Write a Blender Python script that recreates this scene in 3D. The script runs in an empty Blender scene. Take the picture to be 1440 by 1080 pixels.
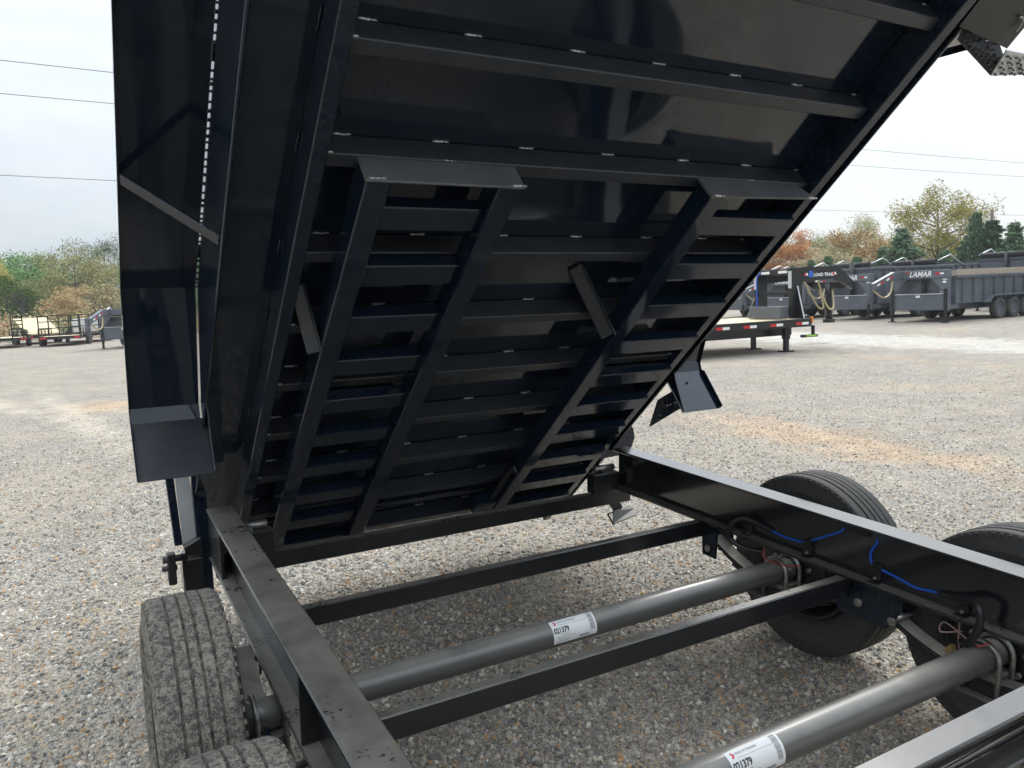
import bpy, bmesh, math, random
from mathutils import Matrix, Vector, noise
import numpy as np
R = math.radians
rng = random.Random(7)
SC = bpy.context.scene
COL = SC.collection

# ------------------------------------------------------------------ camera, sky, sun, exposure
# trailer frame (X across, Y rearwards, Z up from the gravel under the tyres) -> world (gravity up)
_n = Vector((-.014, .04, 1)).normalized()
_x = (Vector((1, 0, 0)) - _n * _n.x).normalized()
_y = _n.cross(_x)
TR = Matrix((_x, _y, _n))                       # rows
TO = Vector((1, 2, -.05))
def w(p): return TR @ (Vector(p) - TO)          # trailer point -> world point
M_TRAILER = TR.to_4x4(); M_TRAILER.translation = TR @ (-TO)

cam = bpy.data.cameras.new('camera'); camo = bpy.data.objects.new('camera', cam); COL.objects.link(camo)
yaw, pit, rol = R(29.1297), R(8.097), R(-.7694)
fwd = Vector((math.sin(yaw)*math.cos(pit), math.cos(yaw)*math.cos(pit), -math.sin(pit)))
rgt = Vector((math.cos(yaw), -math.sin(yaw), 0)); upv = rgt.cross(fwd)
r2 = rgt*math.cos(rol) + upv*math.sin(rol); u2 = upv*math.cos(rol) - rgt*math.sin(rol)
cm = Matrix((TR @ r2, TR @ u2, TR @ (-fwd))).transposed().to_4x4()
cm.translation = w((-.3647, .0364, 1.5762))
camo.matrix_world = cm
cam.sensor_fit = 'HORIZONTAL'; cam.sensor_width = 36; cam.lens = 36*1085.67/1440
cam.clip_start = .05; cam.clip_end = 3000
SC.camera = camo
CAMW = cm.translation.copy(); CAMYAW = 28.91

SUN_EL, SUN_AZ = 46, 52                          # bearing from +Y towards +X
world = bpy.data.worlds.new('World'); SC.world = world; world.use_nodes = True
nt = world.node_tree; nt.nodes.clear()
def wn(t, **k):
    n = nt.nodes.new(t)
    for a, b in k.items(): setattr(n, a, b)
    return n
sky = wn('ShaderNodeTexSky', sky_type='NISHITA'); sky.sun_disc = False
sky.sun_elevation = R(SUN_EL); sky.sun_rotation = R(SUN_AZ); sky.air_density = 1; sky.dust_density = 3; sky.ozone_density = 1
tc = wn('ShaderNodeTexCoord'); mp = wn('ShaderNodeMapping'); mp.inputs['Scale'].default_value = (1, 1, 3.2)
nt.links.new(tc.outputs['Generated'], mp.inputs['Vector'])
nz = wn('ShaderNodeTexNoise'); nz.inputs['Scale'].default_value = 2.1; nz.inputs['Detail'].default_value = 6; nz.inputs['Roughness'].default_value = .55
nt.links.new(mp.outputs[0], nz.inputs['Vector'])
cr = wn('ShaderNodeValToRGB'); cr.color_ramp.elements[0].position = .3; cr.color_ramp.elements[1].position = .72
cr.color_ramp.elements[0].color = (.52, .63, .74, 1); cr.color_ramp.elements[1].color = (.93, .96, .98, 1)
nt.links.new(nz.outputs['Fac'], cr.inputs['Fac'])
skym = wn('ShaderNodeVectorMath', operation='SCALE'); skym.inputs['Scale'].default_value = .11
nt.links.new(sky.outputs[0], skym.inputs[0])
hsv = wn('ShaderNodeHueSaturation'); hsv.inputs['Saturation'].default_value = .45
nt.links.new(skym.outputs[0], hsv.inputs['Color'])
mx = wn('ShaderNodeMix', data_type='RGBA'); mx.inputs['Factor'].default_value = .62
nt.links.new(hsv.outputs[0], mx.inputs['A']); nt.links.new(cr.outputs[0], mx.inputs['B'])
sepz = wn('ShaderNodeSeparateXYZ'); nt.links.new(tc.outputs['Generated'], sepz.inputs[0])
clz = wn('ShaderNodeMath', operation='MAXIMUM'); clz.inputs[1].default_value = 0; nt.links.new(sepz.outputs['Z'], clz.inputs[0])
grad = wn('ShaderNodeMath', operation='MULTIPLY_ADD'); grad.inputs[1].default_value = 2.9; grad.inputs[2].default_value = .98
sqz = wn('ShaderNodeMath', operation='MULTIPLY'); nt.links.new(clz.outputs[0], sqz.inputs[0]); nt.links.new(clz.outputs[0], sqz.inputs[1]); nt.links.new(sqz.outputs[0], grad.inputs[0])
gsc = wn('ShaderNodeVectorMath', operation='SCALE'); nt.links.new(mx.outputs['Result'], gsc.inputs[0]); nt.links.new(grad.outputs[0], gsc.inputs['Scale'])
bg = wn('ShaderNodeBackground'); bg.inputs['Strength'].default_value = 1.0
nt.links.new(gsc.outputs[0], bg.inputs['Color'])
wo = wn('ShaderNodeOutputWorld'); nt.links.new(bg.outputs[0], wo.inputs['Surface'])

sl = bpy.data.lights.new('sun', 'SUN'); sl.energy = 1.2; sl.angle = R(22); sl.color = (1, .96, .9)
so = bpy.data.objects.new('sun', sl); COL.objects.link(so)
az, el = R(SUN_AZ), R(SUN_EL)
so.rotation_euler = Vector((math.sin(az)*math.cos(el), math.cos(az)*math.cos(el), math.sin(el))).to_track_quat('Z', 'Y').to_euler()
so.location = (0, 0, 30)
SC.view_settings.view_transform = 'Standard'; SC.view_settings.look = 'None'
SC.view_settings.exposure = .25; SC.view_settings.gamma = 1
SC.cycles.use_denoising = True; SC.cycles.use_adaptive_sampling = True; SC.cycles.adaptive_threshold = .025; SC.cycles.use_light_tree = False
SC.cycles.max_bounces = 5; SC.cycles.glossy_bounces = 3; SC.cycles.diffuse_bounces = 2; SC.cycles.caustics_reflective = False; SC.cycles.caustics_refractive = False
SC.cycles.sample_clamp_indirect = 6

# ------------------------------------------------------------------ materials
MATS = {}
def mat(name, base=(.5, .5, .5), rough=.5, metal=0, spec=.5, coat=0, build=None):
    m = bpy.data.materials.new(name); m.use_nodes = True
    b = m.node_tree.nodes['Principled BSDF']
    b.inputs['Base Color'].default_value = (*base, 1); b.inputs['Roughness'].default_value = rough
    b.inputs['Metallic'].default_value = metal; b.inputs['Specular IOR Level'].default_value = spec
    b.inputs['Coat Weight'].default_value = coat; b.inputs['Coat Roughness'].default_value = .08
    if build: build(Nodes(m, b))
    MATS[name] = m
    return m
class Nodes:
    def __init__(s, m, b): s.t = m.node_tree; s.b = b
    def n(s, t, **k):
        x = s.t.nodes.new(t)
        for a, v in k.items(): setattr(x, a, v)
        return x
    def l(s, a, b): s.t.links.new(a, b)
    def coord(s, kind='Object'): return s.n('ShaderNodeTexCoord').outputs[kind]
    def pos(s): return s.n('ShaderNodeNewGeometry').outputs['Position']
    def noise(s, vec, scale, detail=4, rough=.55, dist=0):
        x = s.n('ShaderNodeTexNoise'); x.inputs['Scale'].default_value = scale; x.inputs['Detail'].default_value = detail
        x.inputs['Roughness'].default_value = rough; x.inputs['Distortion'].default_value = dist
        s.l(vec, x.inputs['Vector']); return x.outputs['Fac']
    def vor(s, vec, scale, out='Color', feature='F1'):
        x = s.n('ShaderNodeTexVoronoi'); x.feature = feature; x.inputs['Scale'].default_value = scale; s.l(vec, x.inputs['Vector']); return x.outputs[out]
    def ramp(s, fac, *st, interp='LINEAR'):
        x = s.n('ShaderNodeValToRGB'); e = x.color_ramp.elements; x.color_ramp.interpolation = interp
        while len(e) < len(st): e.new(.5)
        for i, (p, c) in enumerate(st):
            e[i].position = p; e[i].color = (c, c, c, 1) if isinstance(c, (int, float)) else (*c, 1)
        s.l(fac, x.inputs['Fac']); return x.outputs['Color']
    def mix(s, f, a, b, mode='MIX'):
        x = s.n('ShaderNodeMix', data_type='RGBA', blend_type=mode)
        for k, v in (('Factor', f), ('A', a), ('B', b)):
            i = x.inputs[k] if k == 'Factor' else [q for q in x.inputs if q.name == k and q.type == 'RGBA'][0]
            if isinstance(v, (int, float)): i.default_value = v if k == 'Factor' else (v, v, v, 1)
            elif isinstance(v, tuple): i.default_value = (*v, 1)
            else: s.l(v, i)
        return [o for o in x.outputs if o.type == 'RGBA'][0]
    def math(s, op, a, b=None):
        x = s.n('ShaderNodeMath', operation=op)
        for i, v in enumerate((a, b)):
            if v is None: continue
            if isinstance(v, (int, float)): x.inputs[i].default_value = v
            else: s.l(v, x.inputs[i])
        return x.outputs[0]
    def bump(s, h, strength=.3, dist=.01):
        x = s.n('ShaderNodeBump'); x.inputs['Strength'].default_value = strength; x.inputs['Distance'].default_value = dist
        s.l(h, x.inputs['Height']); s.l(x.outputs[0], s.b.inputs['Normal']); return x
    def set(s, k, v): s.l(v, s.b.inputs[k])

def b_black(dust=.0, rough=(.08, .22), waviness=.04, navy=True):
    def f(N):
        o = N.coord()
        big = N.noise(o, 2.2, 3, .6); fine = N.noise(o, 40, 2, .7)
        N.set('Roughness', N.ramp(big, (.3, rough[0]), (.75, rough[1])))
        col = N.ramp(fine, (.35, (.0062, .0122, .023)), (.8, (.0095, .017, .031))) if navy else N.ramp(fine, (.35, (.010, .011, .013)), (.8, (.015, .016, .018)))
        if dust:
            g = N.n('ShaderNodeNewGeometry'); sx = N.n('ShaderNodeSeparateXYZ'); N.l(g.outputs['Normal'], sx.inputs[0])
            up = N.ramp(sx.outputs['Z'], (.55, 0.), (.95, 1.))
            patch = N.ramp(N.noise(o, 5, 4, .65, .6), (.28, .45), (.55, 1.))
            marks = N.ramp(N.math('MULTIPLY', N.noise(o, 7, 1, .5), N.noise(o, 90, 2, .6)), (.36, 1.), (.40, .12))
            fac = N.math('MULTIPLY', N.math('MULTIPLY', N.math('MULTIPLY', up, patch), dust), marks)
            col = N.mix(fac, col, (.30, .28, .235))
            N.set('Roughness', N.mix(fac, N.ramp(big, (.3, rough[0]), (.75, rough[1])), (.55, .55, .55)))
        N.set('Base Color', col)
        h = N.noise(o, 3.5, 1, .5)
        N.bump(h, waviness, .05)
    return f
mat('black_paint', rough=.12, spec=.45, coat=.12, build=b_black(0, (.05, .14)))
def b_satin(N):
    o = N.coord(); N.set('Base Color', N.ramp(N.noise(o, 14, 5, .7), (.3, (.015, .019, .025)), (.75, (.030, .034, .040))))
    N.set('Roughness', N.ramp(N.noise(o, 4, 3, .6), (.3, .30), (.7, .48)))
def b_skylit(N):
    o = N.coord(); N.set('Base Color', N.ramp(N.noise(o, 9, 6, .75), (.3, (.055, .06, .066)), (.75, (.11, .115, .12))))
mat('skylit_black', rough=.45, spec=.7, build=b_skylit)  # raised base paints in the skylight on the stop plates' up-slope face
mat('satin_black', rough=.4, spec=.5, build=b_satin)
mat('black_floor', rough=.1, spec=.55, coat=.3, build=b_black(0, (.03, .12), .06))
mat('black_dusty', rough=.2, spec=.6, coat=.2, build=b_black(.5, (.15, .32), .04, False))
mat('black_rail', rough=.2, spec=.7, coat=.6, build=b_black(.16, (.10, .18), .02, False))
mat('black_dirty', rough=.4, spec=.4, build=b_black(.8, (.3, .5), .04, False))
def b_axle(N):
    o = N.coord(); m_ = N.noise(o, 6, 6, .7, .4)
    g = N.n('ShaderNodeNewGeometry'); sx = N.n('ShaderNodeSeparateXYZ'); N.l(g.outputs['Normal'], sx.inputs[0])
    up = N.ramp(sx.outputs['Z'], (.2, 0.), (.9, 1.))
    f = N.math('MULTIPLY', up, N.ramp(m_, (.3, .35), (.65, .95)))
    N.set('Base Color', N.mix(f, (.085, .085, .082), (.25, .24, .21))); N.set('Roughness', N.ramp(m_, (.3, .28), (.7, .44)))
mat('axle_paint', spec=.6, coat=.3, build=b_axle)
def b_bead(N):
    o = N.coord(); N.set('Base Color', N.ramp(N.noise(o, 120, 3), (.4, (.16, .17, .18)), (.6, (.62, .64, .66))))
    N.bump(N.noise(o, 200, 2), .6, .003)
mat('weld_steel', rough=.3, metal=.7, build=b_bead)
mat('sealant', (.8, .8, .78), .4)
def b_steel(N):
    o = N.coord(); N.set('Base Color', N.ramp(N.noise(o, 30, 4), (.35, (.22, .21, .19)), (.7, (.45, .44, .42))))
mat('zinc', rough=.38, metal=.75, build=b_steel)
def b_tyre(mud):
    def f(N):
        o = N.coord(); a = N.noise(o, 60, 6, .85); c = N.noise(o, 260, 4, .75)
        base = N.ramp(c, (.3, (.028, .028, .029)), (.75, (.075, .074, .072)))
        g = N.ramp(N.math('MULTIPLY', a, N.math('ADD', c, .55)), (.45, .05*mud), (.62, mud))
        N.set('Base Color', N.mix(g, base, (.25, .23, .185))); N.bump(c, .35, .004)
    return f
mat('tyre_rubber', rough=.72, spec=.3, build=b_tyre(.09))
mat('tyre_muddy', rough=.8, spec=.25, build=b_tyre(1.))
mat('rim_black', (.02, .02, .021), .45)
mat('plastic_black', (.015, .015, .016), .42)
mat('wire_blue', (.015, .10, .55), .35); mat('wire_red', (.45, .06, .06), .45); mat('wire_pale', (.42, .28, .24), .5)
mat('paper_white', (.80, .81, .80), .5); mat('ink', (.03, .03, .035), .6); mat('ink_grey', (.22, .22, .23), .6); mat('ink_red', (.62, .03, .06), .5)
mat('reflector_red', (.55, .015, .02), .3); mat('reflector_white', (.8, .8, .78), .3); mat('amber', (.8, .22, .02), .3); mat('green_label', (.25, .6, .05), .5)
mat('lit_plate_grey', (.42, .44, .45), .35, coat=.3)  # pale base stands in for light falling on the rear left plate
def b_grey(N):
    o = N.coord(); N.set('Base Color', N.ramp(N.noise(o, 3, 6, .65), (.3, (.085, .099, .118)), (.75, (.125, .141, .16))))
mat('grey_paint', rough=.38, spec=.5, coat=.15, build=b_grey)
def b_greyd(N):
    o = N.coord(); N.set('Base Color', N.ramp(N.noise(o, 3, 6, .65), (.3, (.075, .086, .10)), (.75, (.11, .124, .14))))
mat('grey_dark', rough=.4, spec=.5, build=b_greyd)
mat('black_far', (.008, .009, .010), .3); mat('tarp', (.012, .012, .014), .6)
mat('steel_bright', (.62, .63, .64), .35, metal=.6)
mat('letter_white', (.8, .8, .8), .5); mat('letter_red', (.5, .02, .02), .5); mat('logo_blue', (.02, .13, .6), .4)
mat('chain_gold', (.50, .42, .24), .4, metal=.4)
def b_wood(N):
    o = N.coord(); mpn = N.n('ShaderNodeMapping'); mpn.inputs['Scale'].default_value = (.8, 14, 14); N.l(o, mpn.inputs['Vector'])
    N.set('Base Color', N.ramp(N.noise(mpn.outputs[0], 3, 5, .6, .5), (.3, (.55, .43, .24)), (.7, (.74, .62, .40))))
mat('wood', rough=.7, build=b_wood)
mat('wood_grey', (.36, .30, .24), .8)
mat('white_paint', (.72, .73, .74), .4)
mat('pole_wood', (.16, .13, .11), .9); mat('cable', (.07, .07, .075), .6)
def b_bark(N):
    o = N.coord(); N.set('Base Color', N.ramp(N.noise(o, 5, 5, .7), (.3, (.06, .05, .042)), (.7, (.16, .135, .115))))
mat('bark', rough=.9, build=b_bark)
def leafmat(name, c1, c2, c3=None, tr=.25):
    def f(N):
        g = N.n('ShaderNodeNewGeometry').outputs['Random Per Island']
        N.set('Base Color', N.ramp(g, (0., c1), (.65, c2), (1., c3 or c2)))
    m = mat(name, rough=.65, spec=.25, build=f)
    b = m.node_tree.nodes['Principled BSDF']
    return m
leafmat('leaf_green', (0.06, 0.14, 0.035), (0.15, 0.29, 0.07), (0.22, 0.36, 0.09))
leafmat('leaf_bright', (0.072, 0.145, 0.029), (0.145, 0.246, 0.058), (0.203, 0.319, 0.072))
leafmat('leaf_cedar', (0.05, 0.10, 0.05), (0.11, 0.20, 0.09), (0.16, 0.27, 0.12))
leafmat('leaf_olive', (0.15, 0.15, 0.05), (0.33, 0.31, 0.12), (0.45, 0.41, 0.17))
leafmat('leaf_yellow', (0.24, 0.24, 0.06), (0.50, 0.45, 0.11), (0.66, 0.58, 0.18))
leafmat('leaf_orange', (0.348, 0.145, 0.043), (0.609, 0.275, 0.087), (0.725, 0.435, 0.174))
leafmat('leaf_rust', (0.28, 0.18, 0.07), (0.46, 0.31, 0.13), (0.56, 0.42, 0.2))
leafmat('leaf_tan', (0.22, 0.18, 0.09), (0.44, 0.36, 0.19), (0.56, 0.47, 0.28))
leafmat('leaf_red', (0.290, 0.072, 0.058), (0.493, 0.145, 0.116), (0.609, 0.261, 0.189))
leafmat('leaf_greyish', (0.11, 0.135, 0.065), (0.23, 0.265, 0.13), (0.32, 0.35, 0.18))
leafmat('twig', (0.145, 0.123, 0.109), (0.261, 0.225, 0.196))

# ------------------------------------------------------------------ mesh helpers
class MB:
    def __init__(s): s.v = []; s.f = []; s.sm = []; s.mi = []
    def add(s, vs, fs, smooth=False, mi=0):
        k = len(s.v); s.v += [tuple(p) for p in vs]; s.f += [tuple(i + k for i in f) for f in fs]
        s.sm += [smooth]*len(fs); s.mi += [mi]*len(fs); return s
    def box(s, x0, x1, y0, y1, z0, z1, c=.003, M=None, mi=0):
        lo = (min(x0, x1), min(y0, y1), min(z0, z1)); hi = (max(x0, x1), max(y0, y1), max(z0, z1))
        c = min(c, *[(hi[i] - lo[i])*.45 for i in range(3)])
        if c <= 1e-5:
            vs = [((lo, hi)[i][0], (lo, hi)[j][1], (lo, hi)[k][2]) for i in (0, 1) for j in (0, 1) for k in (0, 1)]
            fs = [(0, 1, 3, 2), (4, 6, 7, 5), (0, 4, 5, 1), (2, 3, 7, 6), (0, 2, 6, 4), (1, 5, 7, 3)]
        else:
            vs = []; ix = {}
            for i in (0, 1):
                for j in (0, 1):
                    for k in (0, 1):
                        p = [(lo, hi)[i][0], (lo, hi)[j][1], (lo, hi)[k][2]]; sg = [1 - 2*i, 1 - 2*j, 1 - 2*k]
                        for a in range(3):
                            q = list(p)
                            for b in range(3):
                                if b != a: q[b] += sg[b]*c
                            ix[i, j, k, a] = len(vs); vs.append(q)
            fs = []
            for a in range(3):
                b, d = (a + 1) % 3, (a + 2) % 3
                for e in (0, 1):
                    idx = []
                    for (p, q) in ((0, 0), (1, 0), (1, 1), (0, 1)):
                        t = [0]*3; t[a] = e; t[b] = p; t[d] = q; idx.append(ix[t[0], t[1], t[2], a])
                    fs.append(tuple(idx))
                for p in (0, 1):
                    for q in (0, 1):      # edges along axis a
                        t0 = [0]*3; t0[a] = 0; t0[b] = p; t0[d] = q; t1 = list(t0); t1[a] = 1
                        fs.append((ix[(*t0, b)], ix[(*t1, b)], ix[(*t1, d)], ix[(*t0, d)]))
            for i in (0, 1):
                for j in (0, 1):
                    for k in (0, 1): fs.append((ix[i, j, k, 0], ix[i, j, k, 1], ix[i, j, k, 2]))
        if M is not None: vs = [M @ Vector(p) for p in vs]
        return s.add(vs, fs, mi=mi)
    def beam(s, a, b, wd, ht, up=(0, 0, 1), c=.003):
        a, b = Vector(a), Vector(b); d = b - a; L = d.length; d.normalize()
        sd = d.cross(Vector(up)).normalized(); u = sd.cross(d)
        M = Matrix((sd, d, u)).transposed().to_4x4(); M.translation = a
        return s.box(-wd/2, wd/2, 0, L, -ht/2, ht/2, c, M)
    def prism(s, poly, a, b, axis=0, mi=0):
        n = len(poly); vs = []
        for t in (a, b):
            for (p, q) in poly:
                r = [p, q]; r.insert(axis, t); vs.append(r)
        fs = [tuple(range(n)), tuple(range(2*n - 1, n - 1, -1))] + [(i, i + n, (i + 1) % n + n, (i + 1) % n) for i in range(n)]
        return s.add(vs, fs, mi=mi)
    def poly(s, pts, thick, nrm):
        n = len(pts); o = Vector(nrm).normalized()*thick
        vs = [Vector(p) for p in pts] + [Vector(p) + o for p in pts]
        fs = [tuple(range(n)), tuple(range(2*n - 1, n - 1, -1))] + [(i, i + n, (i + 1) % n + n, (i + 1) % n) for i in range(n)]
        return s.add(vs, fs)
    def tube(s, path, r, n=8, cap=True, closed=False):
        P = [Vector(p) for p in path]; rs = r if isinstance(r, (list, tuple)) else [r]*len(P); vs = []; prev = None
        for i, p in enumerate(P):
            if closed: t = P[(i + 1) % len(P)] - P[i - 1]
            else: t = P[min(i + 1, len(P) - 1)] - P[max(i - 1, 0)]
            t = t.normalized() if t.length > 1e-9 else Vector((0, 0, 1))
            if prev is None: prev = t.orthogonal().normalized()
            prev = (prev - t*prev.dot(t)); prev = prev.normalized() if prev.length > 1e-6 else t.orthogonal().normalized()
            q = t.cross(prev)
            for k in range(n):
                a = 2*math.pi*k/n; vs.append(p + (prev*math.cos(a) + q*math.sin(a))*rs[i])
        m = len(P); fs = []
        for i in range(m if closed else m - 1):
            for k in range(n):
                j = (i + 1) % m; fs.append((i*n + k, i*n + (k + 1) % n, j*n + (k + 1) % n, j*n + k))
        s.add(vs, fs, True)
        if cap and not closed:
            k0 = len(s.v) - m*n; s.f += [tuple(k0 + i for i in range(n))[::-1], tuple(k0 + (m - 1)*n + i for i in range(n))]; s.sm += [False]*2; s.mi += [0]*2
        return s
    def cyl(s, a, b, r, n=16): return s.tube([a, b], r, n)
    def lathe(s, prof, n=48, axis=0, smooth=True, mi=0):
        vs = []; m = len(prof)
        for k in range(n):
            a = 2*math.pi*k/n
            for (t, r) in prof:
                p = [r*math.cos(a), r*math.sin(a)]; p.insert(axis, t); vs.append(p)
        fs = [(k*m + i, k*m + i + 1, ((k + 1) % n)*m + i + 1, ((k + 1) % n)*m + i) for k in range(n) for i in range(m - 1)]
        return s.add(vs, fs, smooth, mi)
    def mesh(s, name, mats, recalc=True):
        me = bpy.data.meshes.new(name); me.from_pydata(s.v, [], s.f)
        if recalc:
            bm = bmesh.new(); bm.from_mesh(me); bmesh.ops.recalc_face_normals(bm, faces=bm.faces); bm.to_mesh(me); bm.free()
        me.polygons.foreach_set('use_smooth', s.sm)
        for m in (mats if isinstance(mats, (list, tuple)) else [mats]): me.materials.append(MATS[m])
        if any(s.mi): me.polygons.foreach_set('material_index', s.mi)
        me.update(); return me
    def build(s, name, mats, parent=None, recalc=True): return obj(name, s.mesh(name, mats, recalc), parent)
def obj(name, me, parent=None, loc=None, rot=None, scale=None):
    o = bpy.data.objects.new(name, me); COL.objects.link(o)
    if parent is not None: o.parent = parent
    if loc is not None: o.location = loc
    if rot is not None: o.rotation_euler = rot
    if scale is not None: o.scale = scale
    return o
def tag(o, label=None, cat=None, group=None, kind=None):
    for k, v in (('label', label), ('category', cat), ('group', group), ('kind', kind)):
        if v: o[k] = v
    return o
def empty(name, loc=(0, 0, 0), rz=0, label=None, cat=None, group=None):
    o = bpy.data.objects.new(name, None); COL.objects.link(o); o.location = loc; o.rotation_euler = (0, 0, rz); o.empty_display_size = .2
    return tag(o, label, cat, group)
KIDS = {}
def copy_tree(o, parent=None):
    c = o.copy(); COL.objects.link(c); c.parent = parent
    for ch in list(o.children): copy_tree(ch, c)
    return c
def part(name, mats, parent, fn, **k):
    b = MB(); fn(b); return b.build(name, mats, parent)
def text_mesh(s, size, M=None, fn=None, shear=0, bold=.0, mat_='ink', align='LEFT'):
    cu = bpy.data.curves.new('lettering', 'FONT'); cu.body = s; cu.size = size; cu.shear = shear; cu.offset = bold; cu.align_x = align
    cu.resolution_u = 2
    t = bpy.data.objects.new('lettering', cu); COL.objects.link(t)
    dg = bpy.context.evaluated_depsgraph_get(); me = bpy.data.meshes.new_from_object(t.evaluated_get(dg))
    bpy.data.objects.remove(t); bpy.data.curves.remove(cu)
    if fn:                                        # cut into strips so that it can bend round the tube
        bm = bmesh.new(); bm.from_mesh(me); y = -.2*size
        while y < size:
            bmesh.ops.bisect_plane(bm, geom=bm.verts[:] + bm.edges[:] + bm.faces[:], plane_co=(0, y, 0), plane_no=(0, 1, 0)); y += .0035
        bm.to_mesh(me); bm.free()
    for v in me.vertices:
        p = v.co.copy()
        v.co = fn(p) if fn else (M @ p)
    me.materials.clear(); me.materials.append(MATS[mat_]); me.name = 'lettering'
    return me

# ------------------------------------------------------------------ ground
_nT = TR @ Vector((0, 0, 1)); _p0 = w((1, 2, 0))
def smooth(a, b, x):
    t = max(0, min(1, (x - a)/(b - a))); return t*t*(3 - 2*t)
def gz(x, y):
    r = math.hypot(x - .2, (y + .2)*.85); f = 1 - smooth(3.2, 9.5, r)
    zl = _p0.z - (_nT.x*(x - _p0.x) + _nT.y*(y - _p0.y))/_nT.z
    und = .05*noise.noise(Vector((x*.11, y*.11, 1.3))) + .02*noise.noise(Vector((x*.4, y*.4, 4.1))) if r < 150 else 0
    return f*zl + (1 - f)*und*smooth(3, 8, r)
def spot(bearing, dist, z=0):                   # a point on the ground by compass bearing from the camera's axis
    a = R(CAMYAW + bearing); x = CAMW.x + math.sin(a)*dist; y = CAMW.y + math.cos(a)*dist
    return Vector((x, y, gz(x, y) + z))
def axis_pts():
    a = [-1500, -900, -500, -300, -180, -120, -80, -60, -45, -35, -27, -21]
    a += [-17 + i*.5 for i in range(14)] + [-10 + i*.22 for i in range(118)] + [16 + i*.6 for i in range(16)]
    a += [27, 31, 36, 42, 50, 60, 75, 95, 120, 160, 220, 320, 500, 900, 1500]
    return a
XS = axis_pts(); YS = axis_pts(); NX = len(XS)
gverts = [(x, y, gz(x, y)) for y in YS for x in XS]
gfaces = [(j*NX + i, j*NX + i + 1, (j + 1)*NX + i + 1, (j + 1)*NX + i) for j in range(len(YS) - 1) for i in range(NX - 1)]
def patch(N, p, pn, cx, cy, rx, ry, rot, lo=.2, hi=1.35):
    mp_ = N.n('ShaderNodeMapping'); mp_.vector_type = 'TEXTURE'
    mp_.inputs['Location'].default_value = (cx, cy, 0); mp_.inputs['Rotation'].default_value = (0, 0, rot); mp_.inputs['Scale'].default_value = (rx, ry, 50)
    N.l(p, mp_.inputs['Vector']); ln = N.n('ShaderNodeVectorMath', operation='LENGTH'); N.l(mp_.outputs[0], ln.inputs[0])
    return N.ramp(N.math('ADD', ln.outputs['Value'], N.math('MULTIPLY', N.math('SUBTRACT', pn, .5), 2.2)), (lo, 1.), (hi, 0.))
def clay_masks(N, p, pn):
    clay = N.math('MAXIMUM', N.math('MAXIMUM', patch(N, p, pn, 4.8, 3.1, .75, 2.7, .05), N.math('MULTIPLY', patch(N, p, pn, 9.2, 4.6, .5, 1.6, .2), .4)), N.math('MAXIMUM', patch(N, p, pn, -1.1, 13.2, 1.0, 1.3, .3), N.math('MULTIPLY', patch(N, p, pn, 12.6, 7.6, .35, 3.0, -.1), .5)))
    trail = N.math('MAXIMUM', patch(N, p, pn, -1.5, 11.5, .35, 6.5, .12), patch(N, p, pn, -3.4, 17, .4, 7, .3))
    return clay, trail
def b_ground(N):
    p = N.pos(); sx = N.n('ShaderNodeSeparateXYZ'); N.l(p, sx.inputs[0])
    def stones(scale, seed):
        x = N.n('ShaderNodeTexVoronoi'); x.inputs['Scale'].default_value = scale; x.inputs['Randomness'].default_value = 1
        N.l(p, x.inputs['Vector']); c = N.n('ShaderNodeSeparateXYZ'); N.l(x.outputs['Color'], c.inputs[0])
        col = N.ramp(c.outputs['X'], (0., (.15, .15, .15)), (.22, (.22, .22, .215)), (.5, (.33, .325, .31)), (.72, (.42, .41, .39)), (.82, (.37, .28, .19)), (.88, (.44, .34, .24)), (.93, (.52, .51, .49)), (1., (.62, .61, .59)))
        gap = N.ramp(x.outputs['Distance'], (.35, 1.), (.8, .55))
        return N.mix(1., col, gap, 'MULTIPLY'), x.outputs['Distance']
    s1, h1 = stones(125, 0); s2, h2 = stones(66, 1)
    m1 = N.ramp(N.noise(p, 9, 3), (.42, 0.), (.58, 1.))
    st = N.mix(m1, s1, s2)
    # wear, silt and soil with shapes of their own
    soil = N.ramp(N.noise(p, .55, 4, .62), (.44, 0.), (.66, .75))
    col = N.mix(soil, st, N.mix(.55, st, (.38, .33, .26)))
    dark = N.ramp(N.noise(p, .9, 4, .6), (.50, 0.), (.72, .5))
    col = N.mix(dark, col, N.mix(.5, col, (.15, .148, .145)))
    # orange clay patches
    pn = N.noise(p, 1.6, 5, .7)
    clay, trail = clay_masks(N, p, pn)
    col = N.mix(N.math('MULTIPLY', clay, .40), col, N.mix(.6, col, (.66, .40, .18), 'MIX'))
    # pale limestone strip across the lot
    col = N.mix(N.math('MULTIPLY', trail, .5), col, (.52, .48, .42))
    lime = patch(N, p, pn, 16.8, 11.5, 2.3, 15, -.05, .5, 1.15)
    sl_ = N.ramp(N.noise(p, 9, 4, .85), (.35, (.33, .335, .335)), (.62, (.74, .75, .75)))
    col = N.mix(N.math('MULTIPLY', lime, .48), col, sl_)
    trk = N.ramp(N.noise(p, 3.0, 4, .75), (.3, .78), (.75, 1.15))
    col = N.mix(1., col, trk, 'MULTIPLY')
    col = N.mix(1., col, (1.15, 1.095, 1.0), 'MULTIPLY')
    N.set('Base Color', col)
    hh = N.math('SUBTRACT', N.math('MULTIPLY', N.noise(p, 16, 2, .7), 1.2), N.math('ADD', N.math('MULTIPLY', h1, .5), N.math('MULTIPLY', h2, .5)))
    N.bump(hh, .75, .012)
mat('gravel_ground', rough=.9, spec=.25, build=b_ground)
me = bpy.data.meshes.new('ground'); me.from_pydata(gverts, [], gfaces); me.polygons.foreach_set('use_smooth', [True]*len(gfaces)); me.materials.append(MATS['gravel_ground'])
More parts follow.
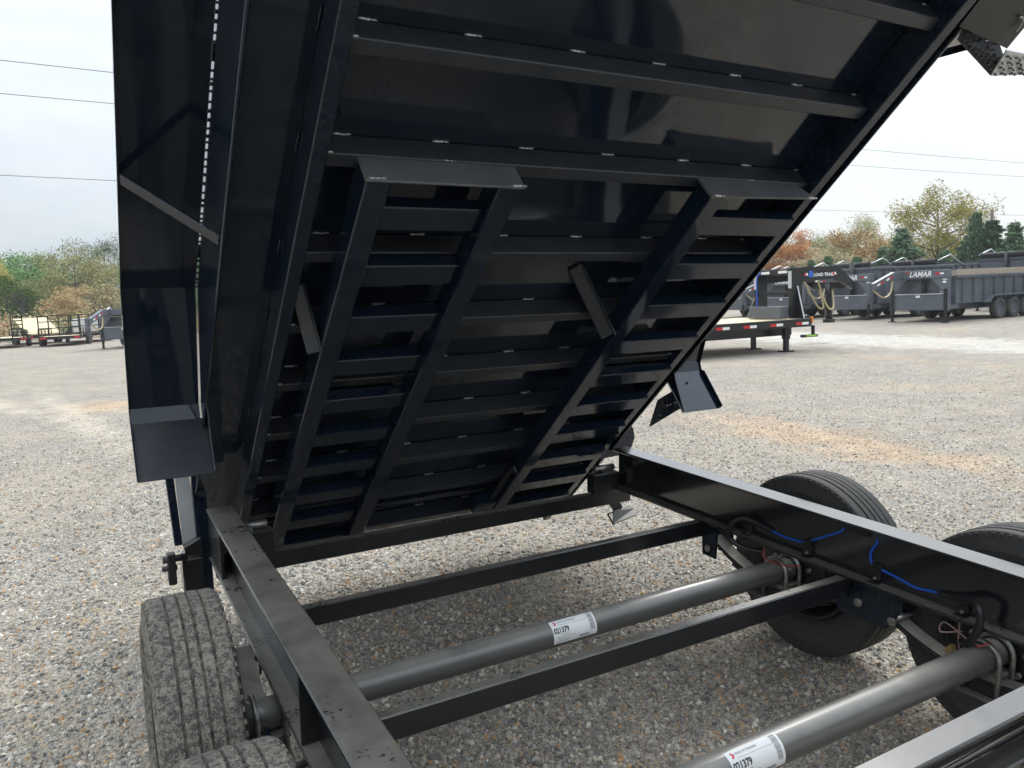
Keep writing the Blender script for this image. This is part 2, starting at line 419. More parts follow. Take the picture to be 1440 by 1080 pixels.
ground = tag(obj('ground', me), kind='structure', label='grey crushed stone lot with tan and orange patches')

# loose gravel lying on it: one mass of stones, denser near by
def b_stone(N):
    oi = N.n('ShaderNodeObjectInfo').outputs['Random']
    p = N.pos(); pn = N.noise(p, 1.6, 3, .7); clay, trail = clay_masks(N, p, pn)
    base = N.mix(1., (1.16, 1.105, 1.0), N.ramp(oi, (0., (.13, .13, .132)), (.18, (.20, .20, .20)), (.42, (.29, .288, .282)), (.62, (.37, .36, .345)), (.76, (.43, .42, .40)), (.785, (.34, .24, .165)), (.85, (.47, .31, .18)), (.875, (.42, .36, .28)), (.93, (.50, .49, .47)), (1., (.64, .63, .61))), 'MULTIPLY')
    N.set('Base Color', N.mix(N.math('MULTIPLY', clay, .4), base, N.mix(.5, base, (.72, .42, .17))))
mat('stone', rough=.8, spec=.3, build=b_stone)
def near_density(x, y):
    dx, dy = x - CAMW.x, y - CAMW.y; d = math.hypot(dx, dy)
    b = (math.degrees(math.atan2(dx, dy)) - CAMYAW + 180) % 360 - 180
    if d < 1.6 or d > 15 or abs(b) > 43: return 0
    fines = .5 + .5*noise.noise(Vector((x*.9, y*.9, 2.2))) + .25*noise.noise(Vector((x*2.6, y*2.6, 7)))
    return 28000/(1 + (d/3.4)**2.9)*max(.12, min(1.1, .25 + 1.3*fines))
def gravel(name, xs0, xs1, step):
    xs = [xs0 + i*step for i in range(int((xs1 - xs0)/step))]; n = len(xs); v = []; dn = []
    for y in xs:
        for x in xs: v.append((x, y, gz(x, y))); dn.append(near_density(x, y))
    f = [(j*n + i, j*n + i + 1, (j + 1)*n + i + 1, (j + 1)*n + i) for j in range(n - 1) for i in range(n - 1) if dn[j*n + i] or dn[j*n + i + 1] or dn[(j + 1)*n + i] or dn[(j + 1)*n + i + 1]]
    me = bpy.data.meshes.new(name); me.from_pydata(v, [], f)
    a = me.attributes.new('dens', 'FLOAT', 'POINT'); a.data.foreach_set('value', dn)
    o = obj(name, me)
    ng = bpy.data.node_groups.new(name, 'GeometryNodeTree')
    ng.interface.new_socket('Geometry', in_out='INPUT', socket_type='NodeSocketGeometry'); ng.interface.new_socket('Geometry', in_out='OUTPUT', socket_type='NodeSocketGeometry')
    N = lambda t, **k: (lambda q: ([setattr(q, a_, b_) for a_, b_ in k.items()], q)[1])(ng.nodes.new(t))
    L = ng.links.new
    gi = N('NodeGroupInput'); go = N('NodeGroupOutput')
    at = N('GeometryNodeInputNamedAttribute', data_type='FLOAT'); at.inputs['Name'].default_value = 'dens'
    dp = N('GeometryNodeDistributePointsOnFaces'); dp.inputs['Seed'].default_value = 3
    L(gi.outputs[0], dp.inputs['Mesh']); L(at.outputs['Attribute'], dp.inputs['Density'])
    gti = N('GeometryNodeGeometryToInstance')
    for k in range(6):
        ic = N('GeometryNodeMeshIcoSphere'); ic.inputs['Radius'].default_value = 1; ic.inputs['Subdivisions'].default_value = 2
        sp = N('GeometryNodeSetPosition'); ns = N('ShaderNodeTexNoise'); ns.noise_dimensions = '4D'; ns.inputs['W'].default_value = k*7.3; ns.inputs['Scale'].default_value = 1.1; ns.inputs['Detail'].default_value = 1
        sb = N('ShaderNodeVectorMath', operation='SUBTRACT'); sb.inputs[1].default_value = (.5, .5, .5)
        ml = N('ShaderNodeVectorMath', operation='SCALE'); ml.inputs['Scale'].default_value = 1.9
        L(ns.outputs['Color'], sb.inputs[0]); L(sb.outputs[0], ml.inputs[0]); L(ml.outputs[0], sp.inputs['Offset']); L(ic.outputs['Mesh'], sp.inputs['Geometry'])
        L(sp.outputs[0], gti.inputs[0])
    ip = N('GeometryNodeInstanceOnPoints'); ip.inputs['Pick Instance'].default_value = True
    L(dp.outputs['Points'], ip.inputs['Points']); L(gti.outputs[0], ip.inputs['Instance'])
    rr_ = N('FunctionNodeRandomValue', data_type='FLOAT_VECTOR'); rr_.inputs['Max'].default_value = (6.28, 6.28, 6.28)
    L(rr_.outputs[0], ip.inputs['Rotation'])
    r1 = N('FunctionNodeRandomValue', data_type='FLOAT'); r1.inputs['Seed'].default_value = 5
    pw = N('ShaderNodeMath', operation='POWER'); pw.inputs[1].default_value = 7; L(r1.outputs[1], pw.inputs[0])
    ma = N('ShaderNodeMath', operation='MULTIPLY_ADD'); ma.inputs[1].default_value = .0095; ma.inputs[2].default_value = .0023; L(pw.outputs[0], ma.inputs[0])
    r2_ = N('FunctionNodeRandomValue', data_type='FLOAT_VECTOR'); r2_.inputs['Seed'].default_value = 9; r2_.inputs['Min'].default_value = (.8, .65, .5); r2_.inputs['Max'].default_value = (1.4, 1.1, .9)
    sc_ = N('ShaderNodeVectorMath', operation='SCALE'); L(r2_.outputs[0], sc_.inputs[0]); L(ma.outputs[0], sc_.inputs['Scale']); L(sc_.outputs[0], ip.inputs['Scale'])
    sm = N('GeometryNodeSetMaterial'); sm.inputs['Material'].default_value = MATS['stone']
    L(ip.outputs[0], sm.inputs[0]); L(sm.outputs[0], go.inputs[0])
    o.modifiers.new('stones', 'NODES').node_group = ng
    return tag(o, 'loose grey and rusty crushed stones lying round the trailer', 'gravel', kind='stuff')
gravel('gravel', -8, 15, .25)

# ------------------------------------------------------------------ the dump trailer in front
W = 2.03; FB = .099; ZT = .6963; ZB = .4932; YE = 3.1304; A1, A2, ZA, RA = 2.1149, 1.2988, .3790, .0445; TYR = .3745
trailer = empty('dump_trailer', label='big black dump trailer with its bed tipped up, standing in the foreground', cat='trailer')
trailer.matrix_world = M_TRAILER
def ibeam(x0, y0, y1, stiff):
    b = MB(); tf, tw = .011, .009; xc = x0 + FB/2
    b.box(x0, x0 + FB, y0, y1, ZT - tf, ZT, .0035); b.box(x0, x0 + FB, y0, y1, ZB, ZB + tf, .0035)
    b.box(xc - tw/2, xc + tw/2, y0 + .001, y1 - .001, ZB + tf*.6, ZT - tf*.6, 0)
    return b
rl = ibeam(0, -.5, YE, 1).build('frame_rail', 'black_dusty', trailer); rl['label'] = 'frame rail with dusty top beside the muddy tyres'
rr = ibeam(W - FB, -.5, YE, 1).build('frame_rail', 'black_rail', trailer); part('lower_flange', 'black_dusty', rr, lambda b: b.box(W - FB - .001, W + .001, -.5, YE - .002, ZB - .0008, ZB + .0125, .003)); rr['label'] = 'frame rail with bright glossy top carrying the blue wire'
for y0, y1, x0, x1 in ((2.86, 3.126, .006, .018), (1.715, 1.724, .004, .044), (.8, .81, .004, .044)):
    part('stiffener_plate', 'black_dusty', rl, lambda b: b.box(x0, x1, y0, y1, ZB + .0115, ZT - .0115, .001))
# steel frame behind the left rail end and cross bars
for y, x0, x1, h, m in ((3.087, .02, W - .008, .072, 'black_dusty'), (2.4868, .03, W - .055, .070, 'black_dusty'), (1.7485, .03, W - .055, .072, 'black_dusty')):
    part('cross_bar', m, trailer, lambda b: b.box(x0, x1, y, y + .037, ZB - .001 - h, ZB - .001, .004))
def bar4(b):
    b.box(.06, W - .06, .885, .9505, .580, .590, .003); b.box(.06, W - .06, .943, .9495, .468, .5795, 0); b.box(.06, W - .06, .887, .9425, .458, .468, .003)
    b.tube([(.062, .915, .525), (W - .062, .915, .525)], .011, 10)
b4 = part('cross_channel', 'black_rail', trailer, bar4)
for s, (x0, x1) in enumerate(((.1, .236), (1.775, 1.93))):
    hb = part('hinge_block', 'black_dusty', trailer, lambda b: b.box(x0, x1, 3.06, 3.125, ZB + .002, .592, .004))
    part('hinge_pin', 'zinc', hb, lambda b: b.cyl((x0 + .02, 3.09, .615), (x1 - .02, 3.09, .615), .016, 10))
    part('hinge_ear', 'black_paint', hb, lambda b: b.prism([(3.07, .593), (3.12, .593), (3.11, .63), (3.08, .63)], x0 + .045, x0 + .06))
# axles
for ya in (A1, A2):
    ax = part('axle', 'axle_paint', trailer, lambda b: b.tube([(-.12, ya, ZA), (.0, ya, ZA), (W, ya, ZA), (W + .12, ya, ZA)], RA, 40))
    for xs_ in (.0, 2.03):
        for dx in (-.035, .04):
            x = xs_ + dx
            pth = [(x, ya - RA - .009, ZA - .135)] + [(x, ya - (RA + .009)*math.cos(a), ZA + (RA + .009)*math.sin(a)) for a in [i*math.pi/14 for i in range(15)]] + [(x, ya + RA + .009, ZA - .135)]
            part('u_bolt', 'zinc', ax, lambda b: b.tube(pth, .0085, 10))
        part('spring_seat', 'axle_paint', ax, lambda b: (b.box(xs_ - .05, xs_ + .055, ya - .05, ya + .05, ZA - .062, ZA - .046, .003), b.box(xs_ - .055, xs_ + .06, ya - .075, ya + .075, ZA - .133, ZA - .121, .003)))
    for x in (W - .02, .0):
        bpl = part('brake_plate', 'black_dirty', ax, lambda b: b.lathe([(x + (.085 if x > 1 else -.085), .03), (x + (.085 if x > 1 else -.085), .15), (x + (.105 if x > 1 else -.105), .16), (x + (.115 if x > 1 else -.115), .15)], 32) and None)
        bpl.location = (0, ya, ZA)
        for k in range(7):
            a = k*2*math.pi/7 + .3; sx = 1 if x > 1 else -1
            part('brake_bolt', 'zinc', ax, lambda b: b.cyl((x + sx*.07, ya + .085*math.cos(a), ZA + .085*math.sin(a)), (x + sx*.09, ya + .085*math.cos(a), ZA + .085*math.sin(a)), .011, 6))
# leaf springs, hangers, equalisers
def spring(xc, yc):
    b = MB()
    for k in range(5):
        half = .365 - .062*k; pts = []
        for i in range(15):
            t = -1 + i/7; yy = t*half; z = ZA - .068 - .0115*k + .105*(yy/.365)**2
            pts.append((yy, z))
        poly = pts + [(p, q - .0095) for p, q in reversed(pts)]
        b.prism([(yc + p, q) for p, q in poly], xc - .03, xc + .03)
    return b.build('leaf_spring', 'black_dirty', trailer)
for xc in (.0, 2.03):
    for ya in (A1, A2): spring(xc, ya)
    for (yy, hw, zl) in ((2.475, .05, .33), (1.707, .15, .345), (.93, .05, .33)):
        sx = -1 if xc < 1 else 1
        hg = empty('spring_hanger'); hg.parent = trailer
        for dx in (-.052, .042):
            part('hanger_plate', 'black_paint', hg, lambda b: b.prism([(yy - hw, ZB - .001), (yy + hw, ZB - .001), (yy + hw, ZB - .06), (yy + hw*.65, zl), (yy - hw*.65, zl), (yy - hw, ZB - .06)] if hw > .1 else [(yy - hw, ZB - .001), (yy + hw, ZB - .001), (yy + hw*.8, zl), (yy - hw*.8, zl)], xc + dx, xc + dx + .008))
        for yb, zb_ in (((yy + .013, .404), (yy - .12, .386), (yy + .12, .386)) if hw > .1 else ((yy, .368),)):
            part('hanger_bolt', 'zinc', hg, lambda b: (b.cyl((xc - .066, yb, zb_), (xc + .06, yb, zb_), .0085, 8), b.cyl((xc - .064, yb, zb_), (xc - .052, yb, zb_), .016, 6)))
# wheels
def tyre_profile(w_):
    h = w_/2; R0 = TYR; P = [(-h*.72, R0*.60), (-h*.93, R0*.66), (-h*1.10, R0*.76), (-h*1.12, R0*.82), (-h*1.02, R0*.915), (-h*.985, R0*.955), (-h*.93, R0*.985)]
    rib = [(-.86, -.53), (-.45, -.185), (-.105, .105), (.185, .45), (.53, .86)]
    for i, (a, b_) in enumerate(rib):
        ra = R0*(1 - .012*abs((a + b_)/2)**2)
        P += [(a*h, ra - .001), (b_*h, ra - .001)]
        if i < 4: P += [(b_*h + .0016, ra - .009), (rib[i + 1][0]*h - .0016, ra - .009)]
    Q = [(-t, r) for t, r in reversed(P[:7])]
    return P + Q
def wheel(xc, ya, sx, muddy):
    wh = empty('wheel'); wh.parent = trailer; wh.location = (xc, ya, ZA - .004)
    wh.rotation_euler = (rng.uniform(0, 6), 0, 0)
    m = 'tyre_muddy' if muddy else 'tyre_rubber'
    t = MB(); t.lathe(tyre_profile(.178), 96, smooth=False); ty = t.build('tyre', m, wh)
    lug = MB()
    for k in range(84):
        for s in (-1, 1):
            a = 2*math.pi*k/84; Mx = Matrix.Rotation(a, 4, 'X')
            lug.box(s*.080, s*.0905, -.0065, .0065, TYR*.940, TYR*.975, .0015, Mx)
    lug.build('shoulder_lug', m, wh)['kind'] = 'stuff'
    r = MB(); r.lathe([(-.07, TYR*.61), (-.085, TYR*.59), (-.07, TYR*.55), (.03, TYR*.53), (.045, TYR*.50), (.05, .09), (.06, .06), (.07, .001)], 48); r.build('rim', 'rim_black', wh)
    return wh
for ya in (A1, A2):
    wheel(W + .205, ya, 1, 0); wheel(-.190, ya, -1, 1)
# wiring on the inner web of the right rail
XW = W - FB/2 - .007
def curve(pts, n=6):
    P = [Vector(p) for p in pts]; out = []
    for i in range(len(P) - 1):
        p0, p1, p2, p3 = P[max(i - 1, 0)], P[i], P[i + 1], P[min(i + 2, len(P) - 1)]
        for k in range(n):
            t = k/n; out.append(.5*((2*p1) + (p2 - p0)*t + (2*p0 - 5*p1 + 4*p2 - p3)*t*t + (3*p1 - p0 - 3*p2 + p3)*t**3))
    return out + [P[-1]]
for pts in ([(2.148, .553), (2.054, .545), (1.969, .551), (1.92, .575), (1.859, .609), (1.801, .645), (1.793, .672)], [(1.66, .655), (1.663, .637), (1.68, .606), (1.681, .574), (1.661, .553), (1.639, .552), (1.58, .545), (1.513, .534), (1.459, .541), (1.40, .546)]):
    part('brake_wire', 'wire_blue', rr, lambda b: b.tube(curve([(XW, *p) for p in pts]), .0042, 8))
def corr(pts):
    P = curve(pts, 14); return P, [.0105 + .0013*(i % 2) for i in range(len(P))]
for pts in ([(XW - .002, 2.12, .553), (XW - .01, 2.19, .565), (XW - .03, 2.25, .572), (XW - .05, 2.285, .545), (XW - .055, 2.302, .50), (XW - .045, 2.293, .468), (XW - .02, 2.244, .445), (XW + .02, 2.18, .44)],
            [(XW - .004, 1.43, .546), (XW - .012, 1.37, .556), (XW - .04, 1.31, .578), (XW - .06, 1.274, .566), (XW - .062, 1.266, .535), (XW - .058, 1.278, .485), (XW - .04, 1.312, .434), (XW + .03, 1.37, .40)],
            [(XW - .002, 1.80, .672), (XW - .002, 1.75, .668), (XW - .002, 1.69, .664)]):
    P_, r_ = corr(pts); part('conduit', 'plastic_black', rr, lambda b: b.tube(P_, r_, 10))
for y, z in ((2.238, .536), (1.939, .548), (1.652, .548), (1.348, .545)):
    c = part('wire_clip', 'plastic_black', rr, lambda b: (b.box(XW - .012, XW + .002, y - .016, y + .016, z - .034, z + .022, .002), b.box(XW - .02, XW - .012, y - .018, y + .018, z + .002, z + .012, .002), b.box(XW - .018, XW - .012, y - .014, y + .014, z - .016, z - .008, .002), b.box(XW - .034, XW, y - .02, y + .02, ZB + .0125, ZB + .0155, .001)))
    part('clip_screw', 'zinc', rr, lambda b: b.cyl((XW - .0185, y, z - .028), (XW - .011, y, z - .028), .006, 8))
for pts, m in (([(1.99, 2.17, .472), (1.96, 2.15, .44), (1.985, 2.08, .42), (2.0, 2.0, .44)], 'wire_red'), ([(1.99, 2.17, .468), (1.97, 2.15, .43), (1.975, 2.11, .405), (2.02, 2.06, .40)], 'wire_pale'), ([(1.99, 1.36, .44), (1.94, 1.40, .435), (1.98, 1.41, .452), (1.97, 1.31, .425), (2.0, 1.27, .43)], 'wire_pale'), ([(1.99, 1.33, .43), (1.95, 1.29, .43), (1.98, 1.27, .445)], 'wire_red'), ([(2.0, 1.375, .48), (1.99, 1.37, .40), (2.0, 1.36, .35)], 'wire_pale')):
    part('brake_lead', m, rr, lambda b: b.tube(curve(pts), .0026, 6))
# stickers wrapped round the axles
def stick_fn(ya, x0, a0):
    def f(p):                                     # p.x along the axle, p.y upwards on the label
        a = a0 + p.y/RA; r = RA + .0008 + p.z
        return Vector((x0 + p.x, ya - r*math.cos(a), ZA + r*math.sin(a)))
    return f
for ya, x0 in ((A1, .915), (A2, .905)):
    f = stick_fn(ya, x0, R(-22)); b = MB(); n = 14; LW, LH = .172, .082
    vs = [f(Vector((LW*i, LH*j/n, zz))) for zz in (0, -.0006) for i in (0, 1) for j in range(n + 1)]
    m_ = n + 1; fs = [(j, j + 1, m_ + j + 1, m_ + j) for j in range(n)] + [(2*m_ + j, 3*m_ + j, 3*m_ + j + 1, 2*m_ + j + 1) for j in range(n)]
    b.add(vs, fs, True); stk = b.build('sticker', 'paper_white', trailer, recalc=False)
    stk['label'] = 'white paper sticker numbered 021379 on an axle'
    g = lambda x, y, sx=1, sy=1: (lambda p: f(Vector((x + p.x*sx, y + p.y*sy, .0007))))
    obj('lettering', text_mesh('021379', .021, fn=g(.004, .036, .95, 1.15), bold=.0007), stk)
    obj('lettering', text_mesh('MAXX-D TRAILERS', .0085, fn=g(.026, .068), mat_='ink_grey'), stk)
    obj('lettering', text_mesh('HONEY GROVE, TX', .004, fn=g(.026, .0625), mat_='ink_grey') if False else text_mesh('- - - - - -', .004, fn=g(.026, .0625), mat_='ink_grey'), stk)
    for k, (s, xx) in enumerate((('AXLE BRAKE', .028), ('SPRING  CAPACITY  8000 LB', .012), ('TP-86 86 86 8 x 86 86', .016), ('NEV ELECT DRUM', .010))):
        obj('lettering', text_mesh(s, .0058, fn=g(xx, .0275 - k*.0072), mat_='ink_grey'), stk)
    def bars(b):
        rg = random.Random(4); y = .020
        while y < .078:
            h = rg.choice((.0008, .0014, .0022)); p = [f(Vector((x, yy, .0007))) for x, yy in ((.146, y), (.164, y), (.164, y + h), (.146, y + h))]
            b.add(p, [(0, 1, 2, 3)]); y += h + rg.choice((.0009, .0016))
        x = .102
        while x < .138:
            h = rg.choice((.0007, .0013)); p = [f(Vector((xx, yy, .0007))) for xx, yy in ((x, .006), (x + h, .006), (x + h, .014), (x, .014))]
            b.add(p, [(0, 1, 2, 3)]); x += h + .001
        p = [f(Vector((xx, yy, .0007))) for xx, yy in ((.026, .0595), (.146, .0595), (.146, .0602), (.026, .0602))]; b.add(p, [(0, 1, 2, 3)])
    bb = MB(); bars(bb); bb.build('barcode', 'ink_grey', stk, recalc=False)
    def dlogo(b):
        pts = []
        for i in range(11): a = -math.pi/2 + math.pi*i/10; pts.append(((.013 + .009*math.cos(a)), .0685 + .0075*math.sin(a)))
        inn = [(.012 + .0045*math.cos(-math.pi/2 + math.pi*i/10), .0685 + .0035*math.sin(-math.pi/2 + math.pi*i/10)) for i in range(11)]
        v = [f(Vector((*p, .0007))) for p in pts + inn]; b.add(v, [(i, i + 1, 12 + i, 11 + i) for i in range(10)])
    bb = MB(); dlogo(bb); bb.build('logo', 'ink_red', stk, recalc=False)
# rear corner pieces behind the left rail
def rear_left(b):
    b.prism([(-.0893, .82), (-.04, .82), (-.020, .562), (-.078, .533)], 3.25, 3.262, 1)
pl = empty('tail_light_bracket'); pl.parent = trailer
part('gusset_plate', 'lit_plate_grey', pl, rear_left)
part('side_post', 'black_paint', pl, lambda b: (b.beam((-.112, 3.262, .86), (-.094, 3.262, .53), .03, .03), b.beam((-.01, 3.24, .84), (-.002, 3.24, .32), .035, .05)))
part('tail_lamp', 'reflector_red', pl, lambda b: b.prism([(-.031, .74), (-.022, .75), (-.010, .62), (-.017, .60)], 3.235, 3.248, 1))
part('lower_bracket', 'black_dusty', pl, lambda b: (b.prism([(-.080, .53), (-.018, .56), (-.012, .49), (-.075, .50)], 3.2, 3.28, 1), b.box(-.09, -.012, 3.2, 3.3, .34, .485, .006)))
part('clamp_bolt', 'plastic_black', pl, lambda b: (b.cyl((-.16, 3.19, .50), (-.07, 3.19, .50), .014, 8), b.box(-.145, -.115, 3.17, 3.21, .40, .525, .004), b.cyl((-.165, 3.19, .465), (-.11, 3.19, .465), .011, 8)))
# step pad hanging under the rear bar
sp_ = empty('step_pad'); sp_.parent = trailer
part('stem', 'black_paint', sp_, lambda b: b.beam((1.955, 3.17, .43), (2.005, 3.165, .352), .055, .018, (0, 1, 0)))
part('tread_plate', 'black_dirty', sp_, lambda b: b.poly([(1.916, 3.10, .306), (1.955, 3.15, .352), (2.09, 3.19, .352), (2.105, 3.17, .338), (2.09, 3.13, .318)], .009, (0, -.6, 1)))
part('hook', 'black_paint', sp_, lambda b: b.tube([(1.955, 3.14, .358), (1.902, 3.12, .362), (1.914, 3.09, .312)], .005, 6))
# rear right lamp post
part('rear_post', 'black_paint', trailer, lambda b: b.prism([(1.98, .80), (2.10, .83), (2.165, .795), (2.202, .74), (2.212, .69), (2.192, .64), (2.14, .605), (1.98, .60)], 3.30, 3.33, 1))

# ------------------------------------------------------------------ the tipped bed: local axes x across, y up the slope, z out of the underside
TH = R(43.1268)
BX = Matrix(((1, 0, 0, 0), (0, -math.cos(TH), -math.sin(TH), 2.94), (0, math.sin(TH), -math.cos(TH), 1.0080), (0, 0, 0, 1)))
S0, S1 = -1.12, 3.45; XL, BF, DR = .1348, .0405, .1044; EL_ = -.019; ER = W + .019
bed = part('dump_bed', 'black_floor', trailer, lambda b: b.box(EL_ + .001, ER - .001, S0, S1, -.006, 0, 0))
bed.matrix_local = BX
bed['label'] = 'tipped dump bed seen from its glossy black underside'
def bp(name, m, fn, **k): return part(name, m, bed, fn)
for x0, x1, xi in ((EL_ - .004, EL_ + .0005, -1), (ER - .0005, ER + .004, 1)):
    bp('side_wall', 'black_paint', lambda b: b.box(x0, x1, S0, S1, -.62, .02, .0015))
    bp('edge_lip', 'black_paint', lambda b: b.tube([((x0 + x1)/2, S0 + .3, .021), ((x0 + x1)/2, S1, .021)], .0055, 8))
bp('front_wall', 'black_paint', lambda b: b.box(EL_ + .002, ER - .002, S1 - .006, S1 + .004, -.62, -.007, 0))
for x0 in (XL, W - XL - BF):
    bp('bed_rail', 'black_paint', lambda b: (b.box(x0, x0 + BF, S0 + .02, S1, .001, DR, .003)))
CS = [-.83, -.52, -.21, .097, .400, .702, 1.008, 1.340, 1.642, 1.945, 2.25, 2.55, 2.85, 3.15]
cmesh = MB(); cmesh.box(XL + BF + .001, W - XL - BF - .001, -.041, 0, .001, .076, .003); cmesh = cmesh.mesh('crossmember', 'satin_black')
def beadmesh(L, seed):
    b = MB(); rg = random.Random(seed); n = int(L/.006); vs = []; k = 6
    P = [(i*L/n + rg.uniform(-.001, .001), rg.uniform(-.001, .001), rg.uniform(.0, .001)) for i in range(n + 1)]
    b.tube(P, [.001] + [rg.uniform(.0022, .0042) for _ in range(n - 1)] + [.001], k); return b.mesh('weld_bead', 'weld_steel')
beads = [beadmesh(.05, i) for i in range(4)] + [beadmesh(.02, 9)]
for s in CS:
    obj('crossmember', cmesh, bed, (0, s, 0))
    x = .21 + rng.uniform(-.03, .03)
    while x < 1.8:
        obj('weld_bead', rng.choice(beads[:4]), bed, (x, s + .003, .003)); x += .275 + rng.uniform(-.02, .02)
    for xx in (XL + BF + .004, W - XL - BF - .02): obj('weld_bead', beads[4], bed, (xx, s + .002, rng.choice((.004, .072))))
pbead = beadmesh(.06, 21); pbead.materials[0] = MATS['black_paint']
for s in (-.1, .12, .38, .64, .93, 1.28, 1.6, 1.95):
    obj('weld_bead', pbead, bed, (XL - .004, s, .003), (0, 0, R(90)))
# carriers for the loading ramps under the bed
D0, D1 = .0765, .155
for x0, x1 in ((.262, .328), (.626, .694), (1.366, 1.43)):
    bp('ramp_rail', 'black_paint', lambda b: b.box(x0, x1, -.84, 1.326, D0, D1, .004))
RS = [1.224, 1.008, .791, .580, .361, .147, -.077, -.297, -.52, -.745]
for xa, xb in ((.329, .625), (1.431, W - XL - BF - .001)):
    rm = MB(); rm.box(xa, xb, -.08, 0, .085, .13, .003); rm = rm.mesh('rung', 'black_paint')
    for s in RS: obj('rung', rm, bed, (0, s, 0))
bp('stop_plate', 'skylit_black', lambda b: b.box(.258, .70, 1.327, 1.335, .070, .160, .002))
bp('stop_plate', 'skylit_black', lambda b: b.prism([(1.360, .070), (1.795, .070), (1.84, .148), (1.368, .156)], 1.327, 1.335, 1) if False else b.poly([(1.360, 1.327, .070), (1.790, 1.327, .070), (1.845, 1.327, .140), (1.363, 1.327, .158)], .008, (0, 1, 0)))
for xx, z, r in ((.262, .155, 0), (.655, .158, 0), (1.37, .157, 0), (1.80, .145, 0), (.48, .073, 0), (1.56, .073, 0)):
    obj('weld_bead', beads[rng.randrange(4)], bed, (xx, 1.336, z - .002))
def angle_brace(b, a, c, wd):
    b.beam(a, c, wd, .006, (0, 1, .0)); 
bp('brace', 'satin_black', lambda b: (b.beam((.200, .80, .004), (.243, .668, .158), .042, .006, (0, .15, 1)), b.beam((.2235, .80, .0), (.2665, .668, .150), .006, .045, (0, .15, 1))))
bp('brace', 'satin_black', lambda b: (b.beam((1.155, .87, .004), (1.330, .662, .158), .05, .006, (0, .15, 1)), b.beam((1.183, .875, .0), (1.358, .668, .150), .006, .05, (0, .15, 1))))
for xx, s, z in ((1.19, .83, .03), (1.24, .76, .07), (.225, .73, .06), (.262, .69, .12)): obj('weld_bead', beads[4], bed, (xx, s, z), (0, 0, R(-60)))
sp2 = bp('spring_latch', 'plastic_black', lambda b: b.tube([(1.352 + .002*math.cos(i), -.69 + i*.0068/1.6, .118) for i in range(80)], [.0125 + .0022*(i % 2) for i in range(80)], 10))
bp('latch_bracket', 'black_paint', lambda b: (b.box(1.25, 1.362, -.72, -.64, .08, .15, .004), b.cyl((1.352, -.345, .085), (1.352, -.345, .15), .009, 8)))
bp('conduit', 'plastic_black', lambda b: b.tube([(.72, -.60, .088), (1.02, -.60, .086), (1.3, -.60, .088)], .007, 8))
bp('rear_lip', 'black_paint', lambda b: b.box(.18, W - .18, -.645, -.63, .001, .06, .003))
# fenders along both sides
FD = -.27
FPROF = [(1.93, .03), (1.60, FD), (.50, FD), (.134, -.062), (.112, -.016), (.100, .20)]      # (s, d) down the length of a fender
def fender(sg):
    X = lambda v: v if sg < 0 else W - v
    names = ('fender_front', 'fender', 'fender_slope', 'fender_bend', 'fender_flap')
    P = FPROF if sg > 0 else [(2.4, FD), (1.60, FD)] + FPROF[2:]
    for k in range(5):
        (s0, d0), (s1, d1) = P[k], P[k + 1]; nx, nd = (d1 - d0), -(s1 - s0); ln = math.hypot(nx, nd); ox, od = nx/ln*.005, nd/ln*.005
        if od > 0 or (abs(od) < 1e-6 and ox > 0): ox, od = -ox, -od
        if k == 4: ox, od = -.005, 0
        xo, xi = -.2425, ((-.0266 if sg < 0 else -.0245) if k < 4 else -.012)
        bp(names[k], 'satin_black' if k == 4 and sg < 0 else 'black_floor', lambda b: b.prism([(s0, d0), (s1, d1), (s1 + ox, d1 + od), (s0 + ox, d0 + od)], X(xo), X(xi), 0))
        e0, e1 = .014, .014
        bp('fender_lip', 'black_paint', lambda b: b.poly([(X(-.2427), s0, d0 - .012), (X(-.2427), s1, d1 - .012 if k < 4 else d1), (X(-.2427), s1 + (.02 if k == 4 else 0), d1 + (.016 if k < 4 else 0)), (X(-.2427), s0 + (.02 if k == 4 else 0), d0 + .016)], .004, (sg, 0, 0)))
    bp('flap_web', 'black_paint', lambda b: b.prism([(.118, -.02), (.20, -.02), (.16, .06), (.112, .20), (.108, .20)], X(-.0120), X(-.0085), 0))
    if sg < 0: bp('fender_bar', 'black_paint', lambda b: b.beam((X(-.239), .955, FD + .02), (X(-.026), .985, .012), .006, .034, (0, 1, 0)))
fender(-1); fender(1)
seamw = [MB().box(-.0295, -.0225, 0, L_, FD - .005, FD + .004, .0025).mesh('seam_weld', 'black_paint') for L_ in (.007, .011, .05)]
s = .5
while s < 2.4:
    if .62 < s % .68 < .68: obj('seam_weld', seamw[2], bed, (0, s, 0)); s += .05
    else:
        obj('seam_weld', seamw[rng.randrange(2)], bed, (0, s, 0)); s += .022 + rng.uniform(-.007, .012)
